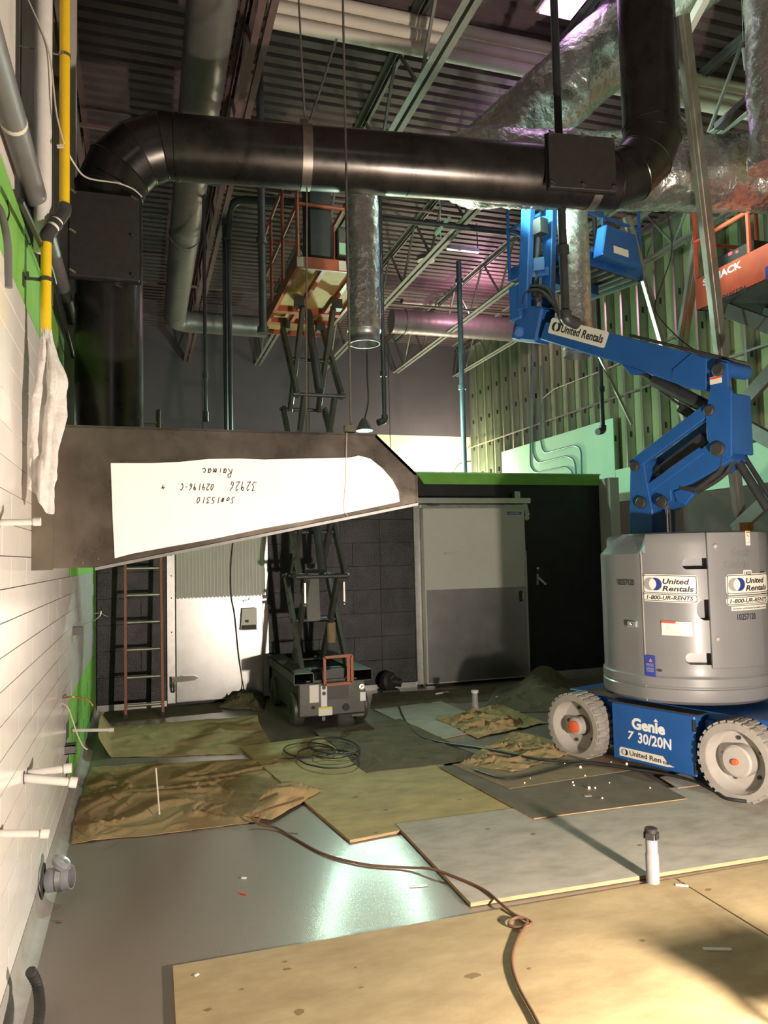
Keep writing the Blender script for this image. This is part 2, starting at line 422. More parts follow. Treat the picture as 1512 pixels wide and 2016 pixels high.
# ceiling: ribbed steel roof deck, ribs across the room
dk = M(); n = 0; y = -2.0; prof = []
while y < 16:
    prof += [(y, 0), (y + .09, 0), (y + .105, .04), (y + .138, .04)]; y += .1525
vs = []; fs = []
for k, (yy, dz) in enumerate(prof):
    vs += [(-1.2, yy, ZD + dz), (9.5, yy, ZD + dz)]
    if k: fs.append((2 * k - 2, 2 * k - 1, 2 * k + 1, 2 * k))
dk.add(vs, fs); dk.lohi((-1.2, -2, ZD + .06), (9.5, 16, ZD + .12))
struct(dk.build('ceiling', 'deck', sm=0), 'ribbed steel roof deck over dark red joists', 'ceiling')

# ------------------------------------------------------------------ open web joists
JX = [-.60, .90, 2.32, 3.75, 5.35, 6.78]; JN = ['first', 'second', 'third', 'fourth', 'fifth', 'sixth']
ZBC = 5.65
for k, jx in enumerate(JX):
    t = thing('roof_joist', 'open web steel roof joist, %s counted from the tiled left wall' % JN[k], 'joist', (jx, 8, ZBC), group=None)
    mt = 'joist_red' if k < 2 else 'joist_grey'
    y0, y1 = .8, YB - .02
    for sx in (-1, 1):
        c = M(); x = jx + sx * .016
        c.lohi((min(x, x + sx * .055), y0, ZBC), (max(x, x + sx * .055), y1, ZBC + .007)); c.lohi((min(x, x + sx * .007), y0, ZBC + .007), (max(x, x + sx * .007), y1, ZBC + .055))
        c.build('bottom_chord_angle', mt, t, sm=0)
    c = M()
    for sx in (-1, 1):
        x = jx + sx * .016
        c.lohi((min(x, x + sx * .055), y0, ZD - .007), (max(x, x + sx * .055), y1, ZD)); c.lohi((min(x, x + sx * .007), y0, ZD - .055), (max(x, x + sx * .007), y1, ZD - .007))
    c.build('top_chord', mt, t, sm=0)
    nn = 13; L = (y1 - y0) / nn
    for j in range(nn):
        ya = y0 + j * L
        for p, q in (((jx, ya + .05, ZD - .03), (jx, ya + L / 2, ZBC + .03)), ((jx, ya + L / 2, ZBC + .03), (jx, ya + L - .05, ZD - .03))):
            c = M(); c.bar(p, q, .026, .026); c.build('web_member', mt, t, sm=0)
for k, (yy, zz) in enumerate(((7.3, ZBC + .02), (11.3, ZBC + .02), (9.3, ZD - .08))):
    c = M(); c.bar((-.8, yy, zz), (7.0, yy, zz), .03, .03)
    tag(c.build('bridging_angle', 'joist_red', sm=0), 'thin steel bridging angle tying the joists together, %s from the camera' % ('nearest', 'middle', 'highest one')[k], 'bracing')

# ------------------------------------------------------------------ walk-in cooler
ck = thing('walk_in_cooler', 'dark walk-in cooler with a hinged door and a sliding door', 'cooler', (2.7, YC, 0))
c = M(); c.lohi((-.47, YC + .02, 0), (5.955, 11.4, 2.64)); c.build('cooler_box', 'cooler_dark', ck, sm=0)
xs = [-.46, .27]
def wp(x0, x1, z0, z1, m='cooler_metal'):
    q = M(); q.lohi((x0 + .0015, YC - .004 + rnd.uniform(-.001, .001), z0 + .0015), (x1 - .0015, YC + .02, z1 - .0015)); q.build('wall_panel', m, ck, sm=0, bevel=.001)
for r in range(9):
    z = .07 + r * .286
    wp(-.46, .0 + (.0 if r % 2 else .1), z, z + .286); wp(.0 + (.0 if r % 2 else .1), .27, z, z + .286)
    xx = 1.415; cuts = [1.415, 1.9 + (.12 if r % 2 else 0), 2.35 + (.1 if r % 2 else -.05), 2.80, 3.235]
    for a, e in zip(cuts, cuts[1:]): wp(a, e, z, z + .286)
wp(.27, 1.415, 2.20, 2.644)
wp(3.235, 4.77, 2.215, 2.52, 'cooler_dark'); wp(4.72, 5.95, .07, 2.52, 'cooler_dark')
c = M(); c.prism([(3.30, 2.655), (3.40, 2.515), (5.955, 2.515), (5.955, 2.655)], (0, YC - .02, 0), (1, 0, 0), (0, 0, 1), -.02)
c.build('green_fascia', 'greenboard', ck, sm=0)
c = M(); c.lohi((3.0, YC - .03, 2.655), (5.97, 10.4, 2.67)); c.build('top_trim', 'mintboard', ck, sm=0)
c = M(); c.lohi((5.955, YC - .25, 0), (6.10, YC + .4, 2.60)); c.build('corner_jamb', 'door_white', ck, bevel=.004, sm=0)
for a, e in ((-.46, .27), (1.42, 3.24), (4.72, 5.95)):
    q = M(); q.lohi((a, YC - .02, .0), (e, YC + .01, .065)); q.build('base_curb', 'alu', ck, sm=0)
# hinged door
c = M(); c.lohi((.275, YC - .03, .03), (.365, YC + .02, 2.2)); c.build('door_frame', 'alu', ck, bevel=.003, sm=0)
c = M(); c.lohi((1.345, YC - .03, .03), (1.415, YC + .02, 2.2)); c.build('door_frame', 'alu', ck, bevel=.003, sm=0)
c = M(); c.lohi((.275, YC - .03, 2.13), (1.415, YC + .02, 2.2)); c.build('door_frame', 'alu', ck, bevel=.003, sm=0)
hd = M(); hd.lohi((.372, YC - .055, .04), (1.343, YC - .005, 2.125)); hd = hd.build('hinged_door', 'door_white', ck, bevel=.004, sm=0)
rb = M(); x = .376; pts = []
while x < 1.338:
    pts += [(x, 0), (x + .012, .004), (x + .026, .004), (x + .034, 0)]; x += .04
vs = []; fs = []
for k, (xx, dy) in enumerate(pts):
    vs += [(xx, YC - .0565 - dy, 1.19), (xx, YC - .0565 - dy, 2.12)]
    if k: fs.append((2 * k - 2, 2 * k, 2 * k + 1, 2 * k - 1))
rb.add(vs, fs); rb.build('ribbed_sheet', 'door_white', hd, sm=0)
kp = M(); kp.lohi((.376, YC - .0585, .05), (1.338, YC - .055, 1.2)); kp.build('kick_plate', 'kick', hd, sm=0)
h = M(); hx, hz = .36, .30
h.lohi((hx - .055, YC - .06, hz - .09), (hx - .005, YC - .03, hz + .03), 0)
h.bar((hx - .04, YC - .085, hz + .0), (hx + .09, YC - .085, hz + .005), .035, .06, i=1)
h.prism([(0, -.034), (.15, -.024), (.19, 0), (.15, .028), (0, .036)], (hx + .06, YC - .06, hz + .003), (1, 0, 0), (0, 0, 1), .03, i=1)
h.tube(arc_pts([(hx - .045, YC - .07, hz - .05), (hx - .04, YC - .07, hz - .14), (hx - .01, YC - .07, hz - .14), (hx - .01, YC - .07, hz - .06)], .03), .007, 6, i=0)
h.build('door_hinge', ['steel_dark', 'chrome'], ck)
for zz in (1.68, 1.2, .82, 1.45):
    q = M(); q.lathe([(.0, 0), (.008, .001), (.008, .004), (0, .005)], (.325, YC - .03, zz), (0, -1, 0), 8); q.build('screw', 'steel_dark', ck)
h = M(); h.bar((1.12, YC - .10, 1.135), (1.38, YC - .10, 1.150), .025, .02, i=0); h.bar((1.20, YC - .075, 1.155), (1.36, YC - .075, 1.17), .02, .014, i=0)
h.lohi((1.345, YC - .11, 1.10), (1.405, YC - .03, 1.19), 1); h.bar((1.2, YC - .09, 1.12), (1.2, YC - .09, 1.17), .02, .03, i=0)
h.build('door_latch', ['alu', 'steel_dark'], ck)
# sliding door
c = M(); c.lohi((3.235, YC - .05, .03), (3.335, YC + .02, 2.27)); c.build('door_frame', 'alu', ck, bevel=.003, sm=0)
sd = M(); sd.lohi((3.315, YC - .17, .045), (4.715, YC - .07, 2.20)); sd = sd.build('sliding_door', 'door_white', ck, bevel=.006, sm=0)
kp = M(); kp.lohi((3.335, YC - .1735, .06), (4.70, YC - .17, 1.19)); kp.build('kick_plate', 'kick', sd, sm=0)
c = M(); c.lohi((4.695, YC - .178, .05), (4.72, YC - .068, 1.65)); c.build('edge_trim', 'alu', sd, sm=0)
lb = M(); lb.lohi((4.47, YC - .1735, 2.115), (4.67, YC - .17, 2.15)); lb = lb.build('blue_label', 'blue_label', sd, sm=0)
vv, ff = text_fit('NORBEC', .17, .02, bold=.02)
q = M(); q.add([(4.485 + v[0], YC - .1745, 2.1225 + v[1]) for v in vv], ff); q.build('lettering', 'white_ink', sd, sm=0)
vv, ff = text_fit('4824-27', .2, .03, shear=.2)
q = M(); q.add([(3.57 + v[0], YC - .1712, 1.62 + v[1] + v[0] * .04) for v in vv], ff); q.build('pencil_mark', 'logo_grey', sd, sm=0)
h = M(); h.prism(rrect(.045, .14, .02), (4.60, YC - .176, 1.0), (1, 0, 0), (0, 0, 1), .006, i=1); h.bar((4.635, YC - .2, 1.03), (4.635, YC - .2, 1.11), .012, .02, i=0); h.build('door_handle', ['alu', 'steel_dark'], sd)
rl = M(); rl.lohi((3.20, YC - .21, 2.255), (4.79, YC - .06, 2.325)); rl.build('door_rail', 'alu', ck, bevel=.004, sm=0)
rl = M(); rl.lohi((3.30, YC - .16, 2.20), (4.72, YC - .08, 2.245)); rl.build('roller_track', 'galv', ck, sm=0)
rl = M(); rl.lohi((4.62, YC - .10, 2.325), (4.70, YC - .02, 2.42)); rl.bar((4.74, YC - .12, 2.26), (4.775, YC - .12, 2.10), .05, .06)
rl.lathe([(0, 0), (.035, 0), (.035, .04), (0, .04)], (4.765, YC - .10, 2.075), (0, -1, 0), 14); rl.build('rail_bracket', 'galv', ck)
rl = M(); rl.bar((3.38, YC - .2, 2.235), (3.52, YC - .2, 2.24), .02, .02); rl.lathe([(0, 0), (.018, 0), (.018, .03), (0, .03)], (3.46, YC - .19, 2.24), (0, -1, 0), 12); rl.build('roller', 'steel_dark', ck)
rl = M(); rl.bar((4.955, YC - .03, 1.30), (5.05, YC - .07, 1.20), .03, .025); rl.ball((4.955, YC - .03, 1.41), .022, 8); rl.bar((4.955, YC - .01, 1.2), (4.955, YC - .02, 1.34), .03, .02)
rl.build('lever_handle', 'alu', ck)
rl = M(); rl.lohi((3.3, YC - .2, 0), (3.42, YC - .05, .03)); rl.build('floor_guide', 'alu', ck, sm=0)
# ================================================================== EXHAUST HOOD
HY = 3.7
def HP(px, py): p = PY(px, py, HY); return (p.x, p.z)
side = [(-.472, 2.238), (1.157, 2.238), (1.383, 2.03), (1.378, 1.882), (-.2, 1.585), (-.472, 1.585)]
hood = thing('exhaust_hood', 'stainless steel exhaust hood hung on the tiled wall under the black duct', 'hood', (.4, 4.8, 1.585))
X0, X1 = (1, 0, 0), (0, 0, 1)
c = M(); c.prism(side, (0, HY, 0), X0, X1, -.012)
hs = c.build('side_panel', 'hood_steel', hood, bevel=.002, sm=0)
c = M(); c.prism(side, (0, 6.2, 0), X0, X1, -.012); c.build('side_panel', 'hood_steel', hood, sm=0)
c = M(); c.lohi((-.472, HY, 2.226), (1.157, 6.2, 2.238)); c.build('top_panel', 'hood_steel', hood, sm=0)
c = M(); c.bar((1.157, HY, 2.232), (1.157, 6.2, 2.232), .01, .01); c.prism([(1.157, 2.238), (1.383, 2.03), (1.371, 2.02), (1.15, 2.224)], (0, HY, 0), X0, X1, -2.5); c.build('sloped_panel', 'hood_steel', hood, sm=0)
c = M(); c.lohi((1.366, HY, 1.882), (1.380, 6.2, 2.03)); c.build('front_panel', 'hood_steel', hood, sm=0)
c = M(); c.lohi((-.46, HY, 1.585), (-.448, 6.2, 2.238)); c.build('back_panel', 'hood_steel', hood, sm=0)
c = M(); c.prism([(1.378, 1.882), (1.378, 1.868), (-.2, 1.571), (-.2, 1.585)], (0, HY - .006, 0), X0, X1, -.05); c.build('bottom_lip', 'alu', hood, sm=0)
c = M(); c.lohi((-.474, HY - .004, 1.578), (-.376, HY + .001, 2.235)); c.build('wall_flange', 'hood_steel', hood, sm=0)
for px, py in ((140, 1085), (165, 1112), (195, 1105), (150, 1100)):
    x, z = HP(px, py); q = M(); q.lathe([(0, 0), (.006, 0), (.006, .004), (0, .005)], (x, HY, z + .01), (0, -1, 0), 8); q.build('screw', 'hood_steel', hood)
c = M(); x, z = HP(691, 845); c.lohi((x - .025, HY + .02, 2.238), (x + .025, HY + .06, 2.285)); c.build('hanger_bracket', 'hood_steel', hood, sm=0)
c = M(); c.lohi((.0, 4.2, 2.238), (.22, 4.4, 2.25)); c.build('roof_plate', 'hood_steel', hood, sm=0)
# protective film with handwriting upside down
outl = [(218, 912), (222, 1020), (226, 1099), (260, 1090), (330, 1077), (420, 1061), (520, 1040), (600, 1026), (672, 1012), (730, 1000), (786, 988), (784, 968), (772, 945), (752, 922), (728, 903), (705, 897), (690, 901), (600, 903), (520, 905), (470, 903), (410, 904), (350, 910), (300, 912)]
pts = [HP(*p) for p in outl]
c = M(); c.prism(pts, (0, HY - .003, 0), X0, X1, .0025)
pf = c.build('protective_film', 'paper', hs, sm=0); plabel(pf, 'white paper film with upside down handwriting')
STROKE = {
 'R': [[(0, 0), (.1, 1)], [(.1, .95), (.55, 1), (.6, .7), (.15, .5), (.7, 0)]], 'a': [[(.5, .45), (.2, .5), (.05, .2), (.25, 0), (.5, .3), (.5, .5), (.55, 0)]],
 'i': [[(.2, .45), (.25, 0)], [(.2, .68), (.22, .72)]], 'm': [[(0, 0), (.05, .45), (.1, .3), (.25, .45), (.3, 0), (.35, .3), (.55, .45), (.6, 0)]],
 'c': [[(.5, .4), (.25, .5), (.05, .2), (.3, 0), (.7, .08)]], '3': [[(0, .9), (.5, 1), (.25, .55), (.6, .3), (.3, 0), (-.1, .1)]], '2': [[(.05, .8), (.35, 1), (.5, .7), (0, 0), (.6, .05)]],
 '9': [[(.5, .8), (.2, 1), (.05, .7), (.3, .55), (.5, .85), (.45, 0)]], '6': [[(.5, 1), (.1, .5), (.1, .1), (.4, 0), (.5, .3), (.12, .4)]], '0': [[(.3, 1), (.05, .6), (.15, .05), (.45, .1), (.55, .7), (.3, 1)]],
 '4': [[(.15, 1), (.05, .5), (.55, .5)], [(.45, .9), (.4, 0)]], '1': [[(.2, 1), (.2, 0)]], '-': [[(.05, .5), (.5, .5)]], 'C': [[(.6, .85), (.3, 1), (.05, .5), (.3, 0), (.65, .1)]],
 'S': [[(.6, .9), (.3, 1), (.15, .75), (.5, .35), (.35, 0), (0, .1)]], 'o': [[(.3, .6), (.05, .3), (.25, 0), (.5, .3), (.3, .6), (.6, .5)]], '#': [[(.2, .1), (.3, .8)], [(.4, .1), (.5, .8)], [(.05, .3), (.6, .35)], [(.1, .6), (.65, .62)]],
 '5': [[(.55, 1), (.15, .95), (.1, .6), (.5, .5), (.45, .05), (.05, .05)]], '.': [[(.2, .05), (.24, .07)]], '/': [[(.5, 1.1), (.1, -.1)]]}
def scribble(mb, s, px0, py0, px1, py1):           # upside down: starts at right (px1, py1 = baseline side on top)
    xa, za = HP(px1, py0); xb, zb_ = HP(px0, py0); _, zt = HP(px1, py1)
    adv = (xa - xb) / max(1, len(s)); h = za - zt
    for k, ch in enumerate(s):
        for line in STROKE.get(ch, []):
            q = [Vector((xa - adv * (k + x * 1.05 + y * .28), HY - .0062, za - y * h)) for x, y in line]
            for a, e in zip(q, q[1:]): mb.bar(a, e + (e - a).normalized() * .001, .0034, .0006, (0, -1, 0))
for s_ in (('Raimac', 396, 923, 457, 940), ('32926', 450, 949, 504, 967), ('024196-C.', 345, 953, 421, 966), ('4', 316, 955, 325, 964), ('So#15310', 385, 979, 462, 991)):
    c = M(); scribble(c, *s_); o = c.build('handwriting', 'ink', hs, sm=0); o['kind'] = 'stuff'
# ================================================================== BLACK GREASE DUCT
DR = .197; ZH = 4.2
PV = Vector((-.18, 4.82, 0)); PW = Vector((3.475, 4.37, 0)); dh = (PW - PV).normalized()
duct = thing('grease_duct', 'large round black duct rising from the hood and crossing the room', 'duct', (PV.x, PV.y, 2.24))
def elbow(name, a, r_, seg, A, B_):                 # mitred elbow from direction A to B_ at corner a
    pts = [a - A * r_, ]
    cen = a - A * r_ + B_ * r_
    pts = [cen + (-B_ * cos(t) + A * sin(t)) * r_ for t in [k * pi / 2 / seg for k in range(seg + 1)]]
    ptsm = [pts[0]] + [cen + (-B_ * cos(t) + A * sin(t)) * r_ * 1.02 for t in [(k + .5) * pi / 2 / seg for k in range(seg)]] + [pts[-1]]
    for k in range(len(ptsm) - 1):
        g = M(); tn = []
        for q in (k, k + 1):
            if q == 0: n = A
            elif q == len(ptsm) - 1: n = B_
            else: n = ((ptsm[q] - ptsm[q - 1]).normalized() + (ptsm[q + 1] - ptsm[q]).normalized()).normalized()
            tn.append(n)
        d = (ptsm[k + 1] - ptsm[k]).normalized(); w = A.cross(B_).normalized(); u = d.cross(w); vs = []
        for q, n in ((k, tn[0]), (k + 1, tn[1])):
            for j in range(40):
                an = 2 * pi * j / 40; p = ptsm[q] + (u * cos(an) + w * sin(an)) * DR
                p = p - d * ((p - ptsm[q]).dot(n) / d.dot(n)); vs.append(p)
        g.add(vs, [(j, (j + 1) % 40, 40 + (j + 1) % 40, 40 + j) for j in range(40)])
        go = g.build(name, 'duct_black', duct)
        g = M(); g.tube([vs[40 + j] for j in range(40)], .0045, 5, closed=True); g.build('seam_weld', 'duct_black', go)
Zv = Vector((0, 0, 1))
c = M(); c.tube([PV + Zv * 2.238, PV + Zv * 3.05, PV + Zv * (ZH - .40)], DR, 40); c.build('riser', 'duct_black', duct)
elbow('elbow_gore', PV + Zv * ZH, .40, 4, Zv, dh)
c = M(); pa = PV + Zv * ZH + dh * .40; pb = PW + Zv * ZH - dh * .42; pm = pa.lerp(pb, .52)
c.tube([pa, pm], DR, 40); c.build('straight_duct', 'duct_black', duct)
c = M(); c.tube([pm, pb], DR, 40); c.build('straight_duct', 'duct_black', duct)
def ring(name, p, d, r, w, m, t=.004):
    g = M(); g.lathe([(r - .004, -w / 2), (r + t, -w / 2), (r + t, w / 2), (r - .004, w / 2)], p, d, 40, close=True); return g.build(name, m, duct)
ring('seam_weld', pm, dh, DR, .008, 'duct_black', .003); ring('seam_weld', pa + dh * .012, dh, DR, .024, 'duct_black', .006)
elbow('elbow_gore', PW + Zv * ZH, .42, 4, dh, Zv)
c = M(); c.tube([PW + Zv * (ZH + .42), PW + Zv * 6.34], DR, 40); c.build('riser', 'duct_black', duct)
q = PY(600, 300, 4.72); t_ = (q - PV).dot(dh); ps = PV + Zv * ZH + dh * t_
ring('hanger_strap', ps, dh, DR, .062, 'strap_steel', .005)
c = M(); c.lohi((ps.x - .031, ps.y - .012, ZH + DR), (ps.x + .02, ps.y + .012, ZH + DR + .055)); c.build('strap_tab', 'strap_steel', duct, sm=0)
ring('hanger_strap', pb - dh * .06, dh, DR, .06, 'strap_steel', .005)
def access_box(p0, ex, ey, w, h, dpt, wn):
    p0 = Vector(p0); nrm = Vector(ex).cross(Vector(ey)).normalized()
    g = M(); g.prism([(-w / 2, -h / 2), (w / 2, -h / 2), (w / 2, h / 2), (-w / 2, h / 2)], p0, ex, ey, dpt)
    o = g.build('access_panel', 'box_black', duct, bevel=.004, sm=0)
    g = M(); e = .008; g.prism([(-w / 2 - e, -h / 2 - e), (w / 2 + e, -h / 2 - e), (w / 2 + e, h / 2 + e), (-w / 2 - e, h / 2 + e)], p0 - nrm * .0, ex, ey, .012)
    g.build('panel_flange', 'duct_black', o, sm=0)
    for a, e in wn:
        g = M(); p = p0 + Vector(ex) * (a * w / 2) + Vector(ey) * (e * h / 2) + nrm * (dpt + .004)
        g.bar(p - nrm * .006, p + nrm * .018, .010, .010); g.bar(p + nrm * .012 - Vector(ex) * .018 + Vector(ey) * .012, p + nrm * .010 + Vector(ex) * .016 - Vector(ey) * .009, .006, .013)
        g.build('wing_nut', 'chrome', o)
exr = Vector((cos(radians(8)), -sin(radians(8)), 0))
pc = PY(206, 466, PV.y - DR - .03)
access_box((pc.x, PV.y - DR - .0, pc.z), (1, 0, 0), (0, 0, 1), .385, .505, .05, [(a, e) for a in (-.88, .86) for e in (-.93, .0, .93)])
q = PY(1142, 322, 4.25); t_ = (q - PV).dot(dh); pc = PV + Zv * ZH + dh * t_; nf = dh.cross(Zv)
access_box(pc + nf * (DR + .0) - Zv * .015, dh, (0, 0, 1), .475, .37, .045, [(-.93, -.9), (0, -.9), (.93, -.9), (-.93, .95), (.95, .97), (0, .97)])
# ================================================================== HANGING RODS, PIPES ON THE LEFT
c = M(); c.tube([ps + Zv * (DR + .05), PD(588, 0, 4.85), Vector((PD(588, 0, 4.85).x, PD(588, 0, 4.85).y, 6.3))], .006, 6)
tag(c.build('threaded_rod', 'strap_steel'), 'thin threaded rod holding the strap of the black duct from above', 'rod')
p = PD(601, 800, 4.9)
c = M(); c.tube([(ps.x + .005, ps.y, ZH - DR), (p.x, p.y, 2.238)], .0055, 6)
tag(c.build('threaded_rod', 'strap_steel'), 'thin threaded rod running from the duct strap down to the hood', 'rod')
p0 = Vector((PY(691, 840, HY + .04).x, HY + .04, 2.285)); p1 = PY(675, 0, HY + .04)
c = M(); c.tube([p0, p1, p1 + (p1 - p0) * .35], .006, 6)
ro = c.build('threaded_rod', 'strap_steel'); tag(ro, 'long threaded rod passing in front of the black duct to a hood bracket', 'rod')
pj = p0.lerp(p1, .325)
c = M(); c.bar(pj - Zv * .03, pj + Zv * .03, .016, .016); c.build('rod_coupling', 'strap_steel', ro, sm=0)
c = M(); c.tube(spline([PY(683, 852, HY - .01), PY(682, 900, HY - .012), PY(681, 960, HY - .012), PY(678, 1003, HY - .012), PY(690, 1022, HY - .02)]), .0013, 5)
tag(c.build('tie_wire', 'wire_white'), 'thin tie wire dangling over the papered side of the hood', 'wire')
# yellow gas pipe
gp = thing('gas_pipe', 'bright yellow gas pipe with black offset elbows beside the green board', 'pipe', (-.38, 3.43, 2.59))
A0 = Vector((-.38, 3.43, 2.585)); A1 = Vector((-.38, 3.43, 2.97)); B0 = Vector((-.313, 3.48, 3.17)); B1 = Vector((-.315, 3.48, 6.3))
c = M(); c.tube([A0, A1], .0215, 16); c.build('lower_pipe', 'yellow', gp)
c = M(); c.tube([B0, B1], .0215, 16); c.build('upper_pipe', 'yellow', gp)
m0 = Vector((-.38, 3.43, 3.0)); m1 = Vector((-.313, 3.48, 3.14))
c = M(); c.tube(arc_pts([A1, m0, m0.lerp(m1, .3)], .04), .029, 14); c.build('elbow', 'steel_dark', gp)
c = M(); c.tube(arc_pts([m0.lerp(m1, .62), m1, B0], .04), .029, 14); c.build('elbow', 'steel_dark', gp)
c = M(); d = (m1 - m0).normalized(); c.tube([m0.lerp(m1, .32), m0.lerp(m1, .40)], .0265, 14); c.tube([m0.lerp(m1, .52), m0.lerp(m1, .6)], .0265, 14); c.build('thread_band', 'sticker', gp)
c = M(); c.tube([m0.lerp(m1, .39), m0.lerp(m1, .53)], .031, 14); c.build('nipple', 'steel_dark', gp)
pz = 2.81
c = M(); c.bar((-.466, 3.43, pz), (-.40, 3.43, pz), .014, .01); c.lathe([(.0225, -.008), (.027, -.008), (.027, .008), (.0225, .008)], (-.38, 3.43, pz), (0, 0, 1), 14, close=True); c.lohi((-.47, 3.415, pz - .035), (-.462, 3.445, pz + .02)); c.bar((-.45, 3.42, pz - .01), (-.45, 3.42, pz + .025), .01, .01)
c.build('pipe_clamp', 'steel_dark', gp)
c = M(); c.lathe([(.0215, -.006), (.026, -.006), (.026, .006), (.0215, .006)], (-.314, 3.48, 3.845), (0, 0, 1), 14, close=True); c.tube([(-.314, 3.48, 3.845), (-.8, 3.48, 3.88)], .004, 6); c.build('pipe_hanger', 'strap_steel', gp)
# rag tied under the pipe
def ragfn(u, v):
    t = v; w = .024 + .042 * min(1, t * 2.2) * (1 - .2 * t); a = 2 * pi * u
    z = 2.60 - .72 * t - (.07 * sin(a * 1.0 + 2) * t)
    n = noise.noise((cos(a) * 2, sin(a) * 2, t * 5)) ; f = .018 * sin(a * 5 + t * 3) * min(1, t * 3)
    r = w * (1 + .5 * n * min(1, t * 3)) + f + .010 * noise.noise((cos(a) * 6, sin(a) * 6, t * 16)) + (.045 * math.exp(-((t - .28) / .09) ** 2) * max(0, cos(a)))
    return (-.38 + cos(a) * r * .75 + .012 * sin(t * 5), 3.43 + sin(a) * r * .8 - .02 * t, z)
c = M(); c.grid(ragfn, 72, 44)
tag(c.build('rag', 'rag', sm=80), 'dirty white rag tied to the lower end of the yellow pipe', 'rag')
# grey drain pipe along the wall
dp = thing('drain_pipe', 'grey plastic drain pipe running along the wall above the green board', 'pipe', (-.36, 3, 3.12))
ya, yb_ = 1.4, 4.25; za, zb_ = 2.92, 2.94
p1 = PX(0, 150, -.425); p2 = PX(72, 392, -.425); dd = (p2 - p1) / (p2.y - p1.y)
def dpt(y): return p1 + dd * (y - p1.y)
c = M(); c.tube([dpt(1.2), dpt(3.48)], .045, 18); c.build('pipe_length', 'grey_pvc', dp)
c = M(); c.tube([dpt(3.50), dpt(4.66)], .039, 18); c.build('pipe_length', 'grey_pvc', dp)
c = M(); c.tube([dpt(4.68), dpt(5.6)], .035, 16); c.build('pipe_length', 'black_pipe', dp)
c = M(); c.tube([dpt(5.55), dpt(8.6)], .022, 12); c.build('pipe_length', 'black_pipe', dp)
for y, r in ((2.86, .0465), (3.49, .048), (4.65, .041), (5.59, .038)):
    c = M(); c.tube([dpt(y - .012), dpt(y + .012)], r, 18); c.build('coupling', 'wire_white' if y < 2.9 else 'steel_dark', dp)
c = M(); p = PX(86, 0, -.40); c.tube([(p.x, p.y, 2.95), (p.x, p.y, 6.3)], .036, 18)
tag(c.build('vent_pipe', 'white_pvc'), 'pale vertical vent pipe between the grey drain pipe and the yellow pipe', 'pipe')
p = PY(150, 300, 5.35); c = M(); c.lohi((p.x - .10, 5.30, 2.4), (p.x, 5.4, 6.3))
tag(c.build('white_post', 'white_wall', sm=0), 'narrow white square post behind the yellow pipe at the wall', 'post')
c = M(); p = PX(31, 5, -.482); c.lohi((-.86, 2.3, 3.12), (-.482, p.y, 6.3))
c.build('white_panel', 'white_wall', wu, sm=0)
# bent grey conduit at the left edge
c = M(); e = PX(16, 565, -.42); y_ = e.y
c.tube(arc_pts([PY(-12, 395, y_), PY(2, 415, y_), PY(15, 470, y_), PY(17, 566, y_)], .06), .0125, 10)
tag(c.build('conduit_stub', 'grey_pvc'), 'bent grey conduit stub hanging down at the left edge over the tiles', 'conduit')
c = M(); c.tube(spline([PX(40, 395, -.40), PX(75, 470, -.40), PX(100, 530, -.41), PX(128, 640, -.42), PX(150, 725, -.42)]), .012, 8)
tag(c.build('black_cable', 'cord_black'), 'black cable draped along the green board behind the yellow pipe', 'cable')
c = M(); c.lohi((PX(140, 722, -.40).x, 5.9, PX(140, 728, -.40).z - .03), (-.36, 5.97, PX(140, 728, -.40).z + .03)); c.lohi((-.476, 5.92, PX(140, 728, -.40).z - .01), (-.38, 5.95, PX(140, 728, -.40).z + .01))
tag(c.build('pipe_bracket', 'steel_dark', sm=0), 'small black bracket on the green board beside the duct riser', 'bracket')
# marker on the green board
c = M()
for s in ([(52, 425), (62, 440), (66, 470), (58, 482), (50, 462)], [(14, 395), (18, 420), (12, 440)]):
    q = [PX(a, e, -.468) for a, e in s]; c.tube(spline(q, 4), .003, 5)
c.build('marker_scribble', 'ink', wl)
# white wire over the duct
c = M(); c.tube(spline([PY(40, -40, 3.44), PY(58, 5, 3.44), PY(80, 55, 3.44), PY(99, 115, 3.44), PY(110, 215, 3.44), PY(122, 268, 3.45), PY(130, 292, 3.47)]), .0035, 6)
c.tube(spline([PY(130, 292, 3.47), PY(146, 322, 3.6), PY(172, 350, 3.9), PY(230, 360, 4.4), PY(262, 372, 4.55), PY(280, 388, 4.58)]), .0045, 6)
c.box(PY(119, 288, 3.44), (.028, .006, .014), Matrix.Rotation(radians(-15), 3, 'Y'))
tag(c.build('hanging_wire', 'wire_white'), 'thin white wire looped over the yellow pipe and across the elbow', 'wire')
# ---- stubs out of the tiled wall
def stub(name, bpx, epx, r, label, cap=None, m='white_pvc', grp=None):
    b0 = PX(bpx[0], bpx[1], WX); e = PY(epx[0], epx[1], b0.y); t = thing(name, label, 'pipe', b0, group=grp)
    b0 = b0 + Vector((-.006, 0, 0))
    g = M(); g.tube([b0, e], r, 14); g.build('pipe', m, t)
    if cap:
        d = (e - b0).normalized(); g = M(); g.tube([e - d * cap, e + d * .004], r * 1.28, 14); g.build('end_fitting', m, t)
    g = M(); g.lathe([(r * 1.02, 0), (r * 1.5, 0), (r * 1.5, .004), (r * 1.02, .004)], Vector((WX - .001, b0.y, b0.z)), (1, 0, 0), 14, close=True); g.build('wall_hole', 'grout', t)
stub('pipe_stub', (-2, 1029), (78, 1027), .0115, 'white pipe stub out of the tiles beside the hood corner', .02)
stub('pipe_stub', (54, 1523), (139, 1512), .0165, 'upper white pipe of the close pair sticking out of the tiles', .026)
stub('pipe_stub', (47, 1531), (150, 1541), .0175, 'lower white pipe of the close pair, with an open end', .026)
stub('pipe_stub', (-6, 1641), (94, 1641), .0125, 'single white pipe stub low on the tiles near the floor', .022)
